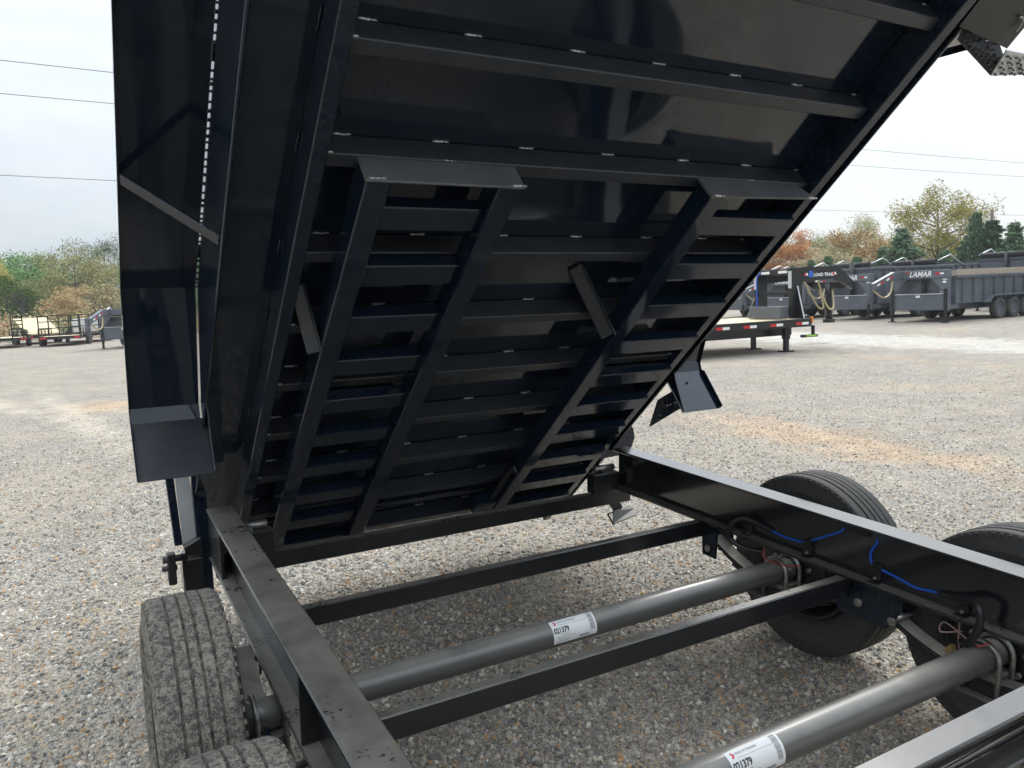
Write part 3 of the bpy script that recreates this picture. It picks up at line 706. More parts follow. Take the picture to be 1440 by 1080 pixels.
# front step of the right fender: folded tread plate, ring and hanger
def step(b):
    b.poly([(2.02, 1.898, .045), (2.235, 1.83, .105), (2.275, 1.872, .100), (2.2, 1.945, .03), (2.06, 1.975, 0)], .006, (0, 1, -.3))
bp('step_riser', 'black_dirty', lambda b: b.poly([(2.045, 1.886, .04), (2.225, 1.83, .105), (2.262, 1.868, .10), (2.20, 1.93, .02), (2.08, 1.95, -.01)], .006, (0, 1, -.4)))
bp('step_tread', 'steel_bright', lambda b: b.poly([(2.228, 1.829, .1065), (2.215, 1.91, .0965), (2.38, 1.93, .135), (2.36, 1.88, .15)], .005, (0, .3, -1)))  # pale metal colour stands in for bright sky reflected by this fold
def studs(b):
    for i in range(9):
        for j in range(4):
            t, u = .08 + i/10, .12 + j/4.5
            p = Vector((2.05, 1.89, .045)).lerp(Vector((2.23, 1.838, .105)), t).lerp(Vector((2.09, 1.945, -.005)).lerp(Vector((2.25, 1.88, .095)), t), u)
            b.beam(p + Vector((-.006, 0, .002)), p + Vector((.006, (.004 if (i + j) % 2 else -.004), .004)), .004, .004, (0, 1, 0), 0)
    for i in range(9):
        for j in range(4):
            t, u = .06 + i/9.5, .12 + j/4.5
            p = Vector((2.228, 1.829, .109)).lerp(Vector((2.36, 1.88, .153)), t).lerp(Vector((2.215, 1.91, .099)).lerp(Vector((2.38, 1.93, .138)), t), u)
            b.beam(p + Vector((-.005, 0, .002)), p + Vector((.005, (.005 if (i + j) % 2 else -.005), .003)), .004, .004, (0, 0, 1), 0)
o = bp('tread_studs', 'black_paint', studs); o['kind'] = 'stuff'
bp('front_guard', 'plastic_black', lambda b: b.poly([(1.985, 1.93, .055), (2.275, 1.90, .058), (2.275, 2.45, .03), (1.985, 2.45, .03)], .005, (0, 0, -1)))
bp('ring', 'zinc', lambda b: b.tube([(2.215 + .018*math.cos(a), 1.975 + .022*math.sin(a), .064 - .006*math.sin(a)) for a in [-.9 + i*2*math.pi/26 for i in range(14)]], .0035, 8))
# lamp plate behind the right fender flap
lp = bp('lamp_plate', 'black_floor', lambda b: b.poly([(2.05, -.02, .05), (2.052, -.16, .11), (2.16, -.02, .108), (2.15, .12, .05)], .005, (.2, 0, -1)))
for q in ((2.09, -.02, .081), (2.10, -.008, .083), (2.12, .01, .086), (2.085, -.09, .092)): bp('lamp_bolt', 'zinc', lambda b: b.cyl((q[0], q[1], q[2] - .004), (q[0], q[1], q[2] + .004), .006, 8))

# ------------------------------------------------------------------ trailers parked at the back
def far_wheel(t, x, y, z=.37, r=.37, wd=.23, side=1):
    wh = empty('wheel'); wh.parent = t; wh.location = (x, y, z); wh.rotation_euler = (0, 0, R(90))
    b = MB(); h = wd/2; b.lathe([(-h*.7, r*.6), (-h, r*.72), (-h, r*.9), (-h*.8, r), (h*.8, r), (h, r*.9), (h, r*.72), (h*.7, r*.6)], 28); b.build('tyre', 'tyre_rubber', wh)
    b = MB(); b.lathe([(-h*.6, r*.6), (-h*.75, r*.56), (-h*.2, r*.5), (-h*.3, r*.2), (-h*.5, .01)], 20); b.lathe([(h*.6, r*.6), (h*.75, r*.56), (h*.2, r*.5), (h*.3, r*.2), (h*.5, .01)], 20); b.build('rim', 'grey_dark', wh)
def tape(name_parent, y, x0, x1, z, n, face=(0, -1), h=.05, gap=.55):
    pass
def jack(t, x, y, top=1.0, m='black_far'):
    j = part('jack_leg', m, t, lambda b: (b.box(x - .05, x + .05, y - .05, y + .05, .28, top, .006), b.box(x - .038, x + .038, y - .038, y + .038, .03, .30, .004), b.box(x - .1, x + .1, y - .1, y + .1, 0, .03, .004)))
    part('jack_crank', 'steel_bright', j, lambda b: b.tube([(x, y - .06, top - .12), (x, y - .13, top - .12), (x + .10, y - .13, top - .10)], .012, 6))
def gooseneck_dump(label, group, boards, top, tarp_, text=True):
    t = empty('gooseneck_dump_trailer', label=label, cat='trailer', group=group)
    HW = 1.08; L = 4.9; z0 = .62
    b = MB()
    b.box(-L, 0, -HW, -HW + .03, z0, top, .005); b.box(-L, 0, HW - .03, HW, z0, top, .005); b.box(-.03, .001, -HW + .031, HW - .031, z0, top, .005); b.box(-L, -.031, -HW + .031, HW - .031, z0, z0 + .05, 0)
    b.build('dump_body', 'grey_paint', t)
    nr = 8
    rm = MB(); rm.prism([(-.05, 0), (.05, 0), (.035, -.075), (-.035, -.075)], z0 + .04, top - .1, 2); rm = rm.mesh('body_rib', 'grey_dark')
    for i in range(nr):
        obj('body_rib', rm, t, (-.35 - i*(L - .5)/(nr - 1), -HW, 0)); obj('body_rib', rm, t, (-.35 - i*(L - .5)/(nr - 1), HW, 0), (0, 0, math.pi))
    part('top_rail', 'grey_dark', t, lambda b: (b.box(-L, .02, -HW - .07, -HW + .04, top - .1, top, .01), b.box(-L, .02, HW - .04, HW + .07, top - .1, top, .01), b.box(-.06, .06, -HW + .041, HW - .041, top - .1, top - .001, .01)))
    for i in range(9):
        x = -.2 - i*.55
        part('reflector', ['reflector_red', 'reflector_white'], t, lambda b: (b.box(x, x + .13, -HW - .082, -HW - .078, top - .22, top - .15, 0), b.box(x - .13, x - .001, -HW - .082, -HW - .078, top - .22, top - .15, 0, mi=1)))
    part('frame', 'grey_dark', t, lambda b: (b.box(-L, .1, -.75, -.6, .42, z0 - .001, .01), b.box(-L, .1, .6, .75, .42, z0 - .001, .01), b.box(-.2, .3, -HW, HW, .45, .60, .01)))
    for s in (-1, 1):
        part('fender', 'grey_paint', t, lambda b: (b.box(-4.55, -1.75, s*HW, s*(HW + .30), .82, .85, .004), b.poly([(-1.75, s*HW, .85), (-1.75, s*(HW + .30), .85), (-1.55, s*(HW + .3), .62), (-1.55, s*HW, .62)], .02, (0, 0, -1))))
        for k in range(3): far_wheel(t, -2.25 - .87*k, s*(HW + .15))
        jack(t, .42, s*.98, 1.15)
    # neck: risers, gussets, top beam, tool box, goose neck, coupler
    for s in (-1, 1):
        part('riser', 'grey_paint', t, lambda b: b.box(.28, .42, s*(HW - .16), s*HW, .40, 1.52, .008))
        part('gusset', 'grey_paint', t, lambda b: b.poly([(.41, s*(HW - .161), 1.519), (.41, s*(HW - .62), 1.519), (.41, s*(HW - .161), 1.0)], .02, (-1, 0, 0)))
    tb = part('top_beam', 'grey_paint', t, lambda b: b.box(.26, .44, -HW, HW, 1.521, 1.80, .012))
    part('tool_box', 'grey_paint', t, lambda b: (b.box(.27, .40, -HW + .161, HW - .161, .42, .96, .008)))
    part('box_lid', 'steel_bright', t, lambda b: b.box(.25, .43, -HW + .162, HW - .162, .965, .99, .004))
    part('latch', 'letter_white', t, lambda b: b.box(.44, .45, -.08, .08, .86, .94, .002))
    part('reflector', ['reflector_red', 'reflector_white'], t, lambda b: [(b.box(.441, .446, y, y + .17, 1.64, 1.70, 0), b.box(.441, .446, y + .171, y + .30, 1.64, 1.70, 0, mi=1)) for y in (-.95, .62)] and None)
    nk = part('goose_neck', 'grey_paint', t, lambda b: (b.prism([(.44, 1.53), (.44, 1.79), (.9, 1.79), (2.0, 1.42), (2.0, 1.2), (.85, 1.53)], -.72, -.58, 1)))
    for x, m_ in ((1.0, 'reflector_red'), (1.18, 'reflector_white'), (1.5, 'reflector_red'), (1.68, 'reflector_white')): part('reflector', m_, nk, lambda b: b.poly([(x, -.579, 1.79 - (x - .9)*.336 - .16), (x + .16, -.579, 1.79 - (x - .74)*.336 - .16), (x + .16, -.579, 1.79 - (x - .74)*.336 - .09), (x, -.579, 1.79 - (x - .9)*.336 - .09)], .004, (0, 1, 0)))
    part('coupler', 'grey_paint', t, lambda b: (b.box(1.9, 2.06, -.859, -.721, 1.1, 1.45, .01), b.cyl((1.98, -.79, .72), (1.98, -.79, 1.35), .075, 14)))
    part('safety_chain', 'chain_gold', t, lambda b: b.tube(curve([(1.9, -.7, 1.2), (1.5, -.6, .92), (1.1, -.6, 1.05), (.9, -.65, 1.5)]), .03, 6))
    part('hoist', 'black_far', t, lambda b: b.cyl((.12, 0, .6), (.12, 0, top + .25), .08, 12))
    if text:
        M = Matrix(((0, 0, 1, .4455), (1, 0, 0, -.33), (0, 1, 0, 1.585), (0, 0, 0, 1)))
        obj('lettering', text_mesh('LAMAR', .25, M, shear=.25, bold=.006, mat_='letter_white'), t)
        part('logo', 'letter_red', t, lambda b: b.add([(.4455, -.48, 1.76), (.4455, -.35, 1.76), (.4455, -.37, 1.66)], [(0, 1, 2)]))
    if text: part('decal', 'letter_white', t, lambda b: b.add([(.4215, .93 + .035*math.cos(i*math.pi/6)*2, 1.38 + .04*math.sin(i*math.pi/6)) for i in range(12)], [tuple(range(12))])); part('decal', 'letter_white', t, lambda b: b.add([(.4215, .86, 1.455), (.4215, 1.02, 1.455), (.4215, 1.02, 1.485), (.4215, .86, 1.485)], [(0, 1, 2, 3)]))
    if boards:
        part('board', 'wood_grey', t, lambda b: b.box(-L, .0, -HW - .03, -HW + .01, top + .001, top + .2, .004)); part('board', 'wood_grey', t, lambda b: b.box(-L, .0, HW - .01, HW + .03, top + .001, top + .2, .004))
    if tarp_:
        part('tarp_roll', 'tarp', t, lambda b: b.cyl((.05, -HW, top + .14), (.05, HW, top + .14), .11, 12))
        for s in (-1, 1): part('tarp_arm', 'steel_bright', t, lambda b: b.tube([(-1.9, s*(HW + .1), top - .05), (-.9, s*(HW + .1), top + .42), (.05, s*(HW + .09), top + .16)], .03, 8))
        part('tarp', 'tarp', t, lambda b: b.box(-L + .1, -.1, -HW + .05, HW - .05, top + .02, top + .07, .01))
    return t
GL = 'grey gooseneck dump trailers parked in a row'
spec = [((24.7, 14.75), 1.58, True, False, 'grey gooseneck dump trailer with weathered boards on top, nearest of the row'),
        ((25.9, 18.55), 2.05, False, False, 'grey gooseneck dump trailer between the boarded one and the black flatbed'),
        ((26.6, 22.5), 2.0, False, True, 'grey gooseneck dump trailer partly hidden behind the black flatbed neck'),
        ((27.2, 26.4), 1.95, False, False, 'grey gooseneck dump trailer furthest left in the right hand row'),
        ((33.2, 16.6), 2.25, False, True, 'dark dump trailer with rolled tarp behind the boarded grey trailer'),
        ((32.4, 12.0), 2.45, False, True, 'dump trailer with silver tarp arms at the photo edge behind the row'),
        ((33.5, 21.0), 2.15, False, True, 'dump trailer with tarp standing behind the second grey trailer')]
for (x, y), top, bo, ta, lab in spec:
    t = gooseneck_dump(lab, GL, bo, top, ta); t.location = (x, y, gz(x, y)); t.rotation_euler = (0, 0, math.pi + R(2 + rng.uniform(-2, 2)))
back = [o for o in COL.objects if o.name.startswith('gooseneck_dump_trailer') and o.parent is None]
for k, (x, y, lab) in zip((4, 6, 5, 4), ((34.8, 25.4, 'dump trailer with tarp, fourth in the rear row behind the flatbed neck'), (35.2, 29.6, 'dump trailer with tarp, last of the rear row beside the tipped bed'), (31.9, 8.0, 'dump trailer of the rear row hidden past the right edge'), (40.5, 19.0, 'dump trailer standing furthest back under the cedars'))):
    c = copy_tree(back[k]); c['label'] = lab; c.location = (x, y, gz(x, y))
# one more, at the left edge of the yard, facing the camera
t = gooseneck_dump('light grey dump trailer beside the tipped bed edge, left side of the yard', GL, False, 1.45, True, text=False)
t.location = (.55, 37.6, gz(.55, 37.6)); t.rotation_euler = (0, 0, R(-118))

# black gooseneck flatbed with a pale timber deck
fb = empty('gooseneck_flatbed', label='black gooseneck flatbed trailer with pale timber deck and red and white tape', cat='trailer')
fb.location = (13.2, 10.05, gz(13.2, 10.05)); fb.rotation_euler = (0, 0, R(-8))
# local: x forward, y to the far side; near front corner of the deck at the origin
ZD = .74; LW_ = 2.55; LL_ = 9.0
for i in range(14):
    part('deck_board', 'wood', fb, lambda b: b.box(-LL_, -.10, .10 + i*.168, .10 + i*.168 + .163, ZD - .04, ZD + rng.uniform(0, .004), .003))
part('side_rail', 'black_far', fb, lambda b: (b.box(-LL_, 0, 0, .095, ZD - .17, ZD + .012, .008)))
part('side_rail', 'black_far', fb, lambda b: (b.box(-LL_, 0, LW_ - .095, LW_, ZD - .17, ZD + .012, .008)))
part('front_sill', 'black_far', fb, lambda b: (b.box(-.098, 0, .096, LW_ - .096, ZD - .17, ZD + .01, .006)))
part('main_beam', 'black_far', fb, lambda b: (b.box(-LL_, -.05, .6, .75, .36, ZD - .045, .01), b.box(-LL_, -.05, 1.8, 1.95, .36, ZD - .045, .01)))
for i in range(9):
    part('reflector', ['reflector_red', 'reflector_white'], fb, lambda b: (b.box(-.45 - i*.72, -.28 - i*.72, -.006, -.001, ZD - .12, ZD - .06, 0), b.box(-.279 - i*.72, -.10 - i*.72, -.006, -.001, ZD - .12, ZD - .06, 0, mi=1)))
part('marker_lamp', 'amber', fb, lambda b: b.box(-.02, .02, -.03, .06, ZD - .09, ZD + .05, .008))
for y in (.30, 1.45):
    j = part('landing_leg', 'black_far', fb, lambda b: (b.box(-.55, -.41, y - .07, y + .07, .3, ZD - .05, .006), b.box(-.53, -.43, y - .05, y + .05, .04, .32, .004), b.box(-.62, -.34, y - .12, y + .12, 0, .04, .004)))
part('bumper_step', 'black_far', fb, lambda b: (b.box(.02, .07, -.02, .05, .36, ZD - .15, .004), b.box(-.3, .12, -.06, .04, .33, .39, .004)))
part('label_plate', 'green_label', fb, lambda b: b.box(-.22, .08, -.066, -.061, .345, .38, 0))
UT = 1.92
for y, o in ((.30, -1), (1.50, 1)):
    part('upright', 'black_far', fb, lambda b: b.box(-.35, -.05, y - .06, y + .06, ZD + .02, UT, .008))
    part('gusset', 'black_far', fb, lambda b: b.poly([(-.2, y + o*.061, 1.5), (-.2, y + o*(.28 if o < 0 else .5), ZD + .02), (-.2, y + o*.061, ZD + .02)], .02, (1, 0, 0)))
    part('gusset_edge', 'steel_bright', fb, lambda b: b.beam((-.21, y + o*.075, 1.5), (-.21, y + o*(.29 if o < 0 else .51), ZD + .03), .012, .03, (1, 0, 0)))
    part('beam_cap', 'steel_bright', fb, lambda b: b.box(-.37, -.352, y - .05, y + .05, 1.45, 1.84, .003))
part('head_bar', 'black_far', fb, lambda b: (b.box(-.3, -.1, .361, 1.439, UT - .16, UT - .02, .01), b.box(-.34, -.28, .361, 1.439, 1.30, 1.39, .01)))
for y0 in (.46, 1.06): part('head_reflector', 'reflector_white', fb, lambda b: b.box(-.306, -.301, y0, y0 + .3, UT - .12, UT - .06, 0))
part('chain_tray', 'grey_dark', fb, lambda b: b.box(-.6, -.36, .34, 1.46, ZD + .02, ZD + .30, .008))
part('air_hose', 'wire_blue', fb, lambda b: b.tube(curve([(-.36, 1.34, UT - .08), (-.38, 1.42, UT - .2), (-.38, 1.43, 1.4), (-.38, 1.42, ZD + .2)]), .02, 6))
for y in (.30, 1.50):
    part('neck_beam', 'black_far', fb, lambda b: b.prism([(-.049, 1.58), (-.049, UT), (1.0, UT), (1.45, UT - .36), (1.45, UT - .56), (.95, UT - .28)], y - .055, y + .055, 1))
part('neck_cross', 'black_far', fb, lambda b: (b.box(.8, .95, .356, 1.444, UT - .26, UT - .05, .01), b.box(1.3, 1.42, .356, 1.444, UT - .52, UT - .36, .01)))
part('coupler', 'black_far', fb, lambda b: (b.cyl((1.34, .9, .62), (1.34, .9, UT - .40), .09, 12), b.box(1.24, 1.44, .8, 1.0, .57, .66, .01)))
for y, s in ((.8, .0), (1.25, .12)):
    part('safety_chain', 'chain_gold', fb, lambda b: b.tube(curve([(1.35, y, 1.4), (1.15 + s, y - .25, .95), (.9 + s, y - .3, 1.0), (.8, y - .1, 1.62)]), .022, 6))
Mx = Matrix(((1, 0, 0, .27), (0, 0, 1, .2435), (0, 1, 0, 1.70), (0, 0, 0, 1)))
obj('lettering', text_mesh('LOAD TRAIL', .105, Mx, bold=.003, mat_='letter_white'), fb)
part('logo', 'logo_blue', fb, lambda b: (b.box(.14, .24, .2415, .2435, 1.755, 1.83, 0), b.box(.19, .25, .2412, .2432, 1.68, 1.754, 0), b.box(.13, .185, .2413, .2433, 1.69, 1.75, 0)))
for x0 in (0., .83):
    part('reflector', ['reflector_red', 'reflector_white'], fb, lambda b: (b.box(x0, x0 + .055, .2415, .2435, 1.72, 1.78, 0), b.box(x0 + .0551, x0 + .105, .2415, .2435, 1.72, 1.78, 0, mi=1)))
for k in range(3): far_wheel(fb, -5.0 - .9*k, .3, .36, .36); far_wheel(fb, -5.0 - .9*k, LW_ - .3, .36, .36)

# utility trailers at the far left
def utility(label, loc, rz, gate=True, ramps=False, deck_tilt=False, white=False):
    t = empty('utility_trailer', loc, rz, label, 'trailer', 'open utility trailers at the far left of the yard')
    HW, L = 1.0, 4.6
    part('deck', 'wood', t, lambda b: b.box(0, L, -HW + .05, HW - .05, .50, .55, .004))
    part('frame', 'black_far', t, lambda b: (b.box(-.06, L, -HW, -HW + .06, .40, .58, .006), b.box(-.06, L, HW - .06, HW, .40, .58, .006), b.box(-.06, .0, -HW + .061, HW - .061, .40, .56, .006), b.box(L, L + .06, -HW, HW, .40, .58, .006), b.beam((L + .06, -.7, .48), (L + 1.4, 0, .48), .08, .12), b.beam((L + .06, .7, .48), (L + 1.4, 0, .48), .08, .12)))
    part('side_rail', 'black_far', t, lambda b: [b.box(.0, L, s*HW - .025, s*HW + .025, .90, .96, .004) or 0 for s in (-1, 1)] + [b.box(x - .025, x + .025, s*HW - .024, s*HW + .024, .58, .9, .004) for x in (.03, 1.1, 2.3, 3.4, L - .03) for s in (-1, 1)] and None)
    for s in (-1, 1):
        part('fender', 'black_far', t, lambda b: (b.box(1.3, 3.2, s*(HW + .02), s*(HW + .26), .78, .81, .006)))
        for k in range(2): far_wheel(t, 1.8 + .9*k, s*(HW + .14), .34, .34, .2)
    part('tail_lamp', 'reflector_red', t, lambda b: (b.box(-.07, -.061, -HW + .05, -HW + .35, .43, .52, 0), b.box(-.07, -.061, HW - .35, HW - .05, .43, .52, 0)))
    if gate:
        g = part('tail_gate', 'black_far', t, lambda b: [b.box(-.11, -.07, y - .03, y + .03, .58, 1.68, .004) for y in (-.95, -.48, 0, .48, .95)] and [b.box(-.105, -.075, -.919, .919, z - .025, z + .025, .003) for z in (.62, 1.0, 1.35, 1.66)] and None)
    if ramps:
        for y in (-.55, .55):
            part('ramp', 'black_far', t, lambda b: [b.box(-.12, -.06, y + s*.26 - .03, y + s*.26 + .03, .5, 1.95, .004) for s in (-1, 1)] and [b.box(-.11, -.07, y - .229, y + .229, .6 + .21*k, .66 + .21*k, .003) for k in range(7)] and None)
    if deck_tilt:
        part('tilt_deck', 'wood', t, lambda b: b.beam((.3, 0, .62), (3.6, 0, 1.55), 1.8, .06, (0, 0, 1)))
    if white:
        part('cargo_panel', 'white_paint', t, lambda b: b.box(.6, 3.0, -.8, .8, .56, 1.4, .05))
    return t
for px, d, rz, k, lab in ((-33.0, 50, 96, dict(gate=False, ramps=True), 'black equipment trailer with two upright ladder ramps, at the far left'),
                          (-30.9, 54, 104, dict(gate=False, deck_tilt=True), 'trailer with a tilted pale timber deck between two black trailers'),
                          (-30.1, 48, 84, dict(), 'black utility trailer with upright mesh tail gate'),
                          (-28.4, 52, 92, dict(white=True), 'black utility trailer carrying a white load, beside the light grey dump trailer')):
    p = spot(px, d); utility(lab, p, R(rz), **k)

# ------------------------------------------------------------------ trees
def leaves(b, c, n, rad, size, rg, flat=1.0, droop=0):
    for _ in range(n):
        u = Vector((rg.gauss(0, 1), rg.gauss(0, 1), rg.gauss(0, 1))); u = u.normalized()*(rg.random()**.45)
        p = Vector(c) + Vector((u.x*rad, u.y*rad, u.z*rad*flat))
        a = Vector((rg.gauss(0, 1), rg.gauss(0, 1), rg.gauss(0, 1) - droop)).normalized(); q = a.orthogonal().normalized(); s = size*.72*rg.uniform(.5, 1.4)
        q2 = a.cross(q)
        b.v += [tuple(p - a*s), tuple(p + q*s*.5), tuple(p + a*s), tuple(p - q*s*.5 + q2*s*.2)]
        k = len(b.v); b.f.append((k - 4, k - 3, k - 2, k - 1)); b.sm.append(False); b.mi.append(0)
def deciduous(H, spread, leafn, leafs, mat_, seed, base=.22, clump=.16, nb=9, sparse=1.):
    rg = random.Random(seed); tr = MB(); cr_ = MB(); tips = []
    tr.tube([(0, 0, -.2), (rg.uniform(-.1, .1), rg.uniform(-.1, .1), H*.25), (rg.uniform(-.25, .25), rg.uniform(-.2, .2), H*.6), (rg.uniform(-.3, .3), rg.uniform(-.3, .3), H*.92)], [.035*H*.6, .028*H*.6, .015*H*.6, .012], 8)
    for i in range(nb):
        z = H*(base + (.72 - base)*i/nb + rg.uniform(-.03, .03)); a = i*2.4 + rg.uniform(-.4, .4)
        prof = math.sin(math.pi*min(1, max(.12, (z/H - base*.5)/(1.02 - base*.5))))**.7
        ln = spread*prof*rg.uniform(.65, 1.1); e = Vector((math.cos(a)*ln, math.sin(a)*ln, z + ln*rg.uniform(.25, .7)))
        m = Vector((math.cos(a)*ln*.5, math.sin(a)*ln*.5, z + ln*.2))
        tr.tube([(0, 0, z), m, e], [.012*H*.6, .008*H*.6, .008], 6); tips += [e, m*.4 + e*.6]
        for j in range(4):
            t_ = m.lerp(e, rg.uniform(.1, 1)); o = t_ + Vector((rg.uniform(-1, 1), rg.uniform(-1, 1), rg.uniform(-.1, 1)))*spread*.35
            tr.tube([t_, o], [.006*H*.6, .005], 5); tips.append(o)
    for i in range(4): tips.append(Vector((rg.uniform(-.3, .3)*spread, rg.uniform(-.3, .3)*spread, H*rg.uniform(.82, .97))))
    n = max(4, int(leafn*1.7/len(tips)))
    for tp in tips: leaves(cr_, tp, int(n*rg.uniform(.4, 1.6)*sparse), H*clump*rg.uniform(.6, 1.25), leafs, rg, .8)
    return tr.mesh('trunk', 'bark'), cr_.mesh('crown', mat_, recalc=False)
def conifer(H, spread, leafn, leafs, mat_, seed):
    rg = random.Random(seed); tr = MB(); cr_ = MB()
    tr.tube([(0, 0, -.2), (0, 0, H*.5), (rg.uniform(-.1, .1), 0, H)], [.10, .06, .01], 7)
    nl = 16
    for i in range(nl):
        z = H*(.04 + .93*i/nl); rad = spread*(1 - (i/nl)**1.05)*rg.uniform(.7, 1.2) + .06; nb = max(3, int(9*(1 - i/nl)) + 3)
        for k in range(nb):
            a = k*2*math.pi/nb + rg.uniform(-.4, .4); r_ = rad*rg.uniform(.6, 1.2); e = Vector((math.cos(a)*r_, math.sin(a)*r_, z + r_*.45))
            tr.tube([(0, 0, z), e], [.02, .006], 4)
            for t_ in (.45, .75, 1.0): leaves(cr_, Vector((0, 0, z)).lerp(e, t_), max(3, int(leafn*1.7/(nl*8*3))), .105*spread*(.7 + .6*rg.random()), leafs, rg, .8)
    return tr.mesh('trunk', 'bark'), cr_.mesh('crown', mat_, recalc=False)
def bare(H, spread, seed, leafm=None):
    rg = random.Random(seed); tr = MB()
    def br(p, d, L, r, lv):
        q = p + d*L; tr.tube([p, p.lerp(q, .5) + Vector((rg.uniform(-.1, .1), rg.uniform(-.1, .1), 0))*L, q], [r, r*.8, r*.55], 5 if lv else 7)
        if lv < 3:
            for k in range(4):
                nd = (d + Vector((rg.uniform(-.8, .8), rg.uniform(-.8, .8), rg.uniform(.0, .5)))*spread).normalized(); br(p.lerp(q, rg.uniform(.45, 1)), nd, L*rg.uniform(.5, .75), r*.5, lv + 1)
    br(Vector((0, 0, -.2)), Vector((0, 0, 1)), H*.42, .02*H, 0)
    cr_ = MB()
    for _ in range(30): leaves(cr_, (rg.uniform(-1, 1)*H*.25, rg.uniform(-1, 1)*H*.25, H*rg.uniform(.4, .95)), 7, .3, .07, rg)
    return tr.mesh('trunk', 'bark'), cr_.mesh('crown', leafm or 'twig', recalc=False)
PROTO = {
 'green':   [deciduous(10, 3.0, 6720, .16, 'leaf_green', s) for s in (1, 2)],
 'bright':  [deciduous(6, 2.3, 3000, .17, 'leaf_bright', s, base=.1) for s in (3,)],
 'olive':   [deciduous(10, 3.2, 5760, .14, 'leaf_olive', s, base=.18) for s in (4, 5)],
 'greyish': [deciduous(12, 3.4, 4800, .14, 'leaf_greyish', s, base=.3, clump=.11) for s in (6, 7)],
 'yellow':  [deciduous(10, 3.3, 11000, .13, 'leaf_yellow', 8, base=.10, clump=.115, nb=22)],
 'orange':  [deciduous(8, 2.4, 4940, .16, 'leaf_orange', s, base=.15, clump=.13) for s in (9, 10)],
 'rust':    [deciduous(7, 2.4, 4560, .15, 'leaf_rust', s, base=.1, clump=.15) for s in (11,)],
 'tan':     [deciduous(7, 2.4, 4180, .15, 'leaf_tan', s, base=.1, clump=.15) for s in (12, 13)],
 'cedar':   [conifer(5, 1.75, 9000, .13, 'leaf_cedar', s) for s in (14, 15, 16)],
 'bare':    [bare(7, .8, s) for s in (17, 18)]}
HGT = dict(green=10, bright=6, olive=10, greyish=12, yellow=10, orange=8, rust=7, tan=7, cedar=5, bare=7)
def tree(kind, bear, dist, H, label, group, wide=1., name=None):
    tr, cr_ = PROTO[kind][rng.randrange(len(PROTO[kind]))]; s = H/HGT[kind]
    t = empty(name or {'cedar': 'cedar_tree', 'bare': 'bare_tree'}.get(kind, 'deciduous_tree'), spot(bear, dist), rng.uniform(0, 6.28), label, 'tree', group)
    t.scale = (s*wide, s*wide, s)
    obj('trunk', tr, t); obj('crown', cr_, t); return t
LG, RG = 'autumn trees beyond the left of the yard', 'trees beyond the right of the yard'
def px_b(px): return math.degrees(math.atan((px - 720)/1085.67))
for kind, px, d, H, lab, wd in (
    ('green', -60, 88, 10, 'dark green tree just outside the left of the picture', 1.2), ('green', 6, 84, 8.0, 'dark green leafy tree at the left edge behind the yellow one', 1.25), ('green', 40, 88, 8.6, 'wide green tree right of the yellow one', 1.35), ('green', 72, 90, 8.8, 'tall green tree in the middle of the left wood', 1.3),
    ('greyish', 84, 100, 9.9, 'tall thin grey green tree rising above the green trees', .7), ('greyish', 128, 92, 10.6, 'tall airy oak close to the tipped bed edge', 1.0), ('greyish', 163, 96, 11.4, 'tallest airy oak beside the tipped bed edge', 1.1),
    ('bright', 20, 74, 5.6, 'low bright green tree under the yellow one at left', 1.3), ('yellow', 13, 78, 7.6, 'small bright yellow tree at the far left', .45), ('bare', 46, 72, 5.2, 'pale leafless small tree in the left wood', 1.2),
    ('olive', 118, 80, 8.3, 'olive and tan tree in front of the airy oaks', 1.15), ('olive', 78, 78, 5.6, 'low olive tree right of the pale leafless one', 1.0), ('olive', 150, 84, 7.4, 'yellowish olive tree nearest the tipped bed edge', 1.2), ('rust', 98, 72, 4.4, 'low rusty brown tree in the left wood', 1.3), ('tan', 168, 76, 4.8, 'low tan tree behind the light grey dump trailer', 1.3),
    ('green', 215, 92, 9.5, 'green tree hidden behind the tipped bed, left one', 1.2), ('olive', 290, 90, 9, 'olive tree hidden behind the tipped bed', 1.2)):
    tree(kind, px_b(px), d, H*.9, lab, LG, wd)
for kind, px, d, H, lab, wd in (
    ('orange', 1092, 78, 6.2, 'orange tree directly beside the tipped bed edge', 1.1), ('orange', 1128, 80, 6.8, 'taller orange tree left of the round olive tree', 1.0), ('tan', 1065, 82, 5.6, 'tan tree half hidden by the tipped bed', 1.3), ('tan', 1150, 72, 5.0, 'wispy tan tree left of the round olive tree', 1.0),
    ('olive', 1208, 86, 8.4, 'round olive tree behind the rusty one', 1.0), ('rust', 1222, 74, 6.1, 'rusty pink tree in front of the round olive tree', 1.15), ('olive', 1178, 84, 6.4, 'lower olive tree left of the round one', 1.0), ('bare', 1252, 80, 7.0, 'leafless tree between the olive and the tall yellow tree', 1.1), ('tan', 1190, 70, 4.3, 'pale wispy shrub like tree behind the grey trailers', 1.2),
    ('yellow', 1318, 68, 8.9, 'tall yellow leaved tree, highest on the right', 1.0), ('bare', 1350, 74, 7.6, 'leafless tree behind the tall yellow tree', 1.0), ('olive', 1428, 92, 5.2, 'dull olive tree at the right edge', 1.0)):
    tree(kind, px_b(px), d, H*.96, lab, RG, wd)
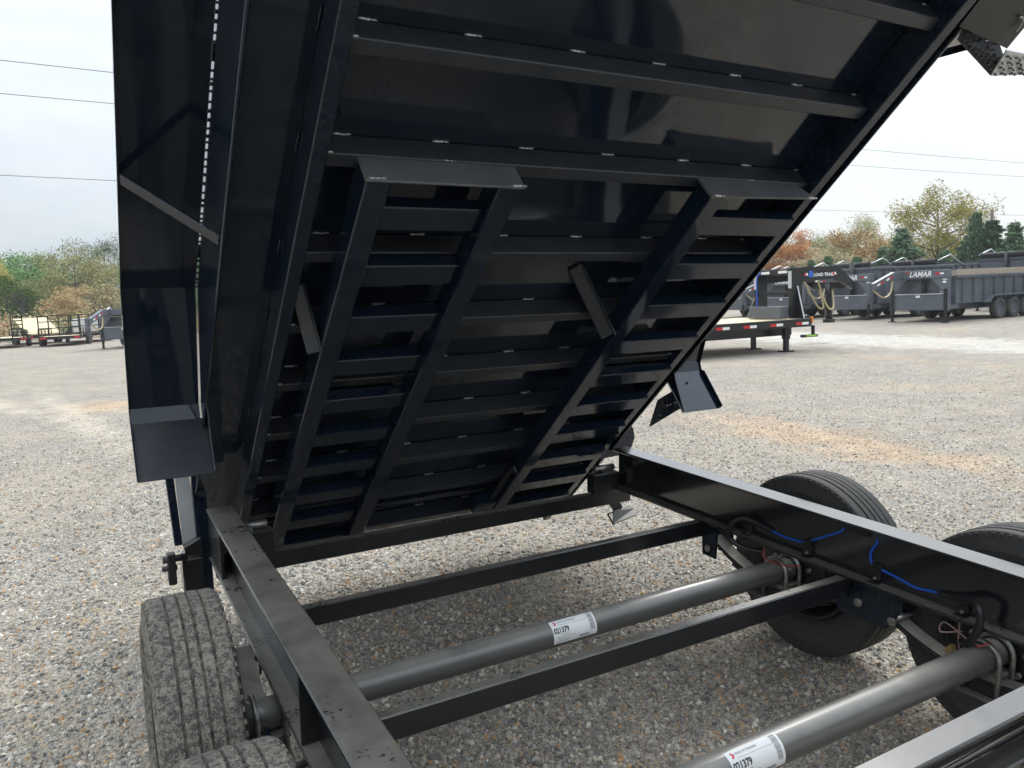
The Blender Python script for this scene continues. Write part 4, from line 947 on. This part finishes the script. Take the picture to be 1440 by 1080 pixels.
for k, (kind, px, d, H, wd) in enumerate((('orange', 1075, 88, 6.0, 1.2), ('olive', 1108, 96, 7.0, 1.2), ('tan', 1140, 92, 6.6, 1.2), ('olive', 1160, 98, 7.2, 1.2), ('tan', 1232, 92, 6.6, 1.2), ('olive', 1262, 96, 6.2, 1.2), ('tan', 1290, 92, 5.6, 1.2), ('olive', 1340, 94, 6.0, 1.2), ('tan', 1372, 96, 5.2, 1.2), ('olive', 1405, 98, 5.6, 1.2))):
    tree(kind, px_b(px), d, H, ('rear orange tree half hidden beside the tipped bed edge', 'rear olive tree between the two orange trees', 'rear tan tree behind the taller orange tree', 'rear olive tree left of the round one, furthest back', 'rear tan tree right of the round olive tree', 'rear olive tree beside the leafless one', 'rear tan tree left of the tall yellow tree', 'rear olive tree right of the tall yellow tree', 'rear tan tree behind the slim cedar', 'rear olive tree behind the utility pole')[k], RG, wd)
CN = ['small cedar beside the tipped bed edge', 'second small cedar from the tipped bed edge', 'third small cedar from the tipped bed edge', 'bushy cedar behind the second grey trailer', 'low cedar left of the tall yellow tree', 'broad cedar at the foot of the tall yellow tree', 'cedar just left of the utility pole', 'broad cedar under the utility pole', 'tall slim cedar left of the utility pole', 'cedar at the right edge of the picture', 'last cedar, cut by the right edge', 'low cedar in front of the tall yellow tree', 'cedar right of the tall yellow tree']
for (px, d, H, wd), lab in zip(((1088, 60, 2.7, 1.0), (1117, 61, 3.0, 1.0), (1144, 60, 3.3, 1.0), (1168, 60, 3.5, 1.1), (1208, 59, 3.3, 1.15), (1270, 58, 5.1, 1.25), (1360, 56, 3.9, 1.2), (1396, 55, 5.0, 1.3), (1374, 62, 6.0, .8), (1428, 54, 4.7, 1.1), (1462, 54, 4.6, 1.2), (1243, 58, 3.7, 1.2), (1330, 57, 3.4, 1.25)), CN):
    tree('cedar', px_b(px), d, H, lab, 'cedars in a row behind the grey trailers', wd)
# dry brush along the edge of the yard: nobody could count it
def brush(name, b0, b1, d0, d1, n, mats, hmax, label):
    rg = random.Random(5); b = MB()
    for i in range(n):
        p = spot(rg.uniform(b0, b1), rg.uniform(d0, d1)); k0 = len(b.f)
        leaves(b, p + Vector((0, 0, rg.uniform(.1, hmax*.6))), 26, rg.uniform(.35, .9), .16, rg, hmax/1.3)
        mi = rg.choice((0, 0, 0, 1, 2, 0, 3))
        for q in range(k0, len(b.f)): b.mi[q] = mi
    o = b.build(name, mats, recalc=False); return tag(o, label, 'brush', kind='stuff')
brush('brush', px_b(-90), px_b(330), 60, 72, 420, ['leaf_tan', 'leaf_red', 'leaf_olive', 'leaf_bright'], 2.1, 'dry tan and reddish brush along the left edge of the yard')
brush('brush', px_b(1040), px_b(1500), 62, 70, 260, ['leaf_olive', 'leaf_tan', 'leaf_cedar', 'leaf_rust'], 1.5, 'dull olive brush along the right edge of the yard')
hm = MB(); NH = 90
for i in range(NH + 1):
    a = R(CAMYAW - 80 + 160*i/NH); h = 3.2 + 1.8*noise.noise(Vector((i*.35, 0, 0))) + .8*noise.noise(Vector((i*1.3, 2, 0)))
    for d, z in ((108, -1), (116, h*.6), (126, h), (150, -1)): hm.v.append((CAMW.x + math.sin(a)*d, CAMW.y + math.cos(a)*d, z))
for i in range(NH):
    for k in range(3): hm.f.append((i*4 + k, i*4 + k + 1, i*4 + k + 5, i*4 + k + 4)); hm.sm.append(True); hm.mi.append(0)
def b_hill(N):
    p = N.pos(); N.set('Base Color', N.ramp(N.noise(p, .9, 8, .75), (.3, (.045, .05, .03)), (.55, (.10, .10, .06)), (.75, (.18, .15, .10)))); N.bump(N.noise(p, 1.4, 6, .8), 1, .8)
mat('far_wood', rough=1, spec=.1, build=b_hill)
tag(hm.build('far_hedge_bank', 'far_wood'), kind='structure')

# ------------------------------------------------------------------ utility pole and overhead wires
p = spot(px_b(1395), 66)
pole = empty('utility_pole', p, 0, 'grey wooden utility pole standing behind the cedars', 'pole')
part('shaft', 'pole_wood', pole, lambda b: b.tube([(0, 0, -.2), (0, 0, 6.1)], [.15, .11], 10)); part('insulator', 'zinc', pole, lambda b: b.cyl((0, 0, 6.1), (0, 0, 6.22), .04, 8))
def wire(a, b_, ha, hb, lab):
    A = spot(px_b(a[0]), a[1]); B = spot(px_b(b_[0]), b_[1]); A.z = ha; B.z = hb; d = B - A; A2_ = A - d*.35; B2 = B + d*.5
    n = 40; P_ = []
    for i in range(n + 1):
        t = i/n; q = A2_.lerp(B2, t); q.z -= .5*(1 - (2*t - 1)**2); P_.append(q)
    m = MB(); m.tube(P_, .009, 5); tag(m.build('power_line', 'cable'), lab, 'power line', 'overhead wires')
wire((0, 24), (1440, 53), 8.4, 8.05, 'topmost overhead wire crossing the whole sky')
wire((0, 26), (1440, 57), 8.05, 7.7, 'second overhead wire from the top')
wire((0, 29), (1395, 66), 6.3, 6.2, 'lowest overhead wire, meeting the top of the utility pole')

# ------------------------------------------------------------------ thin haze over the yard
hz = bpy.data.materials.new('haze'); hz.use_nodes = True; hn = hz.node_tree; hn.nodes.clear()
pv = hn.nodes.new('ShaderNodeVolumePrincipled'); pv.inputs['Color'].default_value = (.92, .95, 1, 1); pv.inputs['Density'].default_value = .0007; pv.inputs['Anisotropy'].default_value = .2
ho = hn.nodes.new('ShaderNodeOutputMaterial'); hn.links.new(pv.outputs[0], ho.inputs['Volume']); MATS['haze'] = hz
tag(MB().box(-170, 190, -60, 190, -2.5, 16, 0).build('haze', 'haze'), 'thin pale haze hanging over the whole yard', 'haze', kind='stuff')

# ------------------------------------------------------------------ dry leaf caught on the spring, straw on the rear bracket
mat('dry_leaf', (.50, .36, .16), .7)
lf = MB()
for i, (u, v_, z) in enumerate(((0, -.028, 0), (.012, -.012, .004), (.016, .006, .006), (.008, .02, .002), (0, .03, .0), (-.009, .018, .006), (-.015, .0, .009), (-.010, -.016, .005))): lf.v.append((u, v_, z))
lf.v.append((0, 0, -.004)); lf.f = [(i, (i + 1) % 8, 8) for i in range(8)]; lf.sm = [True]*8; lf.mi = [0]*8
lf.tube([(0, -.028, 0), (.004, -.045, .008)], .0012, 5)
o = lf.build('dry_leaf', 'dry_leaf'); tag(o, 'curled tan leaf caught on the leaf spring behind the front axle', 'leaf'); o.location = w((1.985, 1.385, .365)); o.rotation_euler = (R(60), R(20), R(140)); o.scale = (1.3, 1.3, 1.3)
stw = MB()
for k in range(5): stw.tube([(rng.uniform(-.02, .0), rng.uniform(-.02, .02), 0), (0, 0, rng.uniform(.004, .012)), (rng.uniform(.0, .025), rng.uniform(-.02, .02), .002)], .0016, 5)
o = stw.build('straw', 'dry_leaf'); tag(o, 'few bits of dry straw lying on the black rear bracket above the muddy tyre', 'straw'); o.location = w((-.05, 3.22, .489))
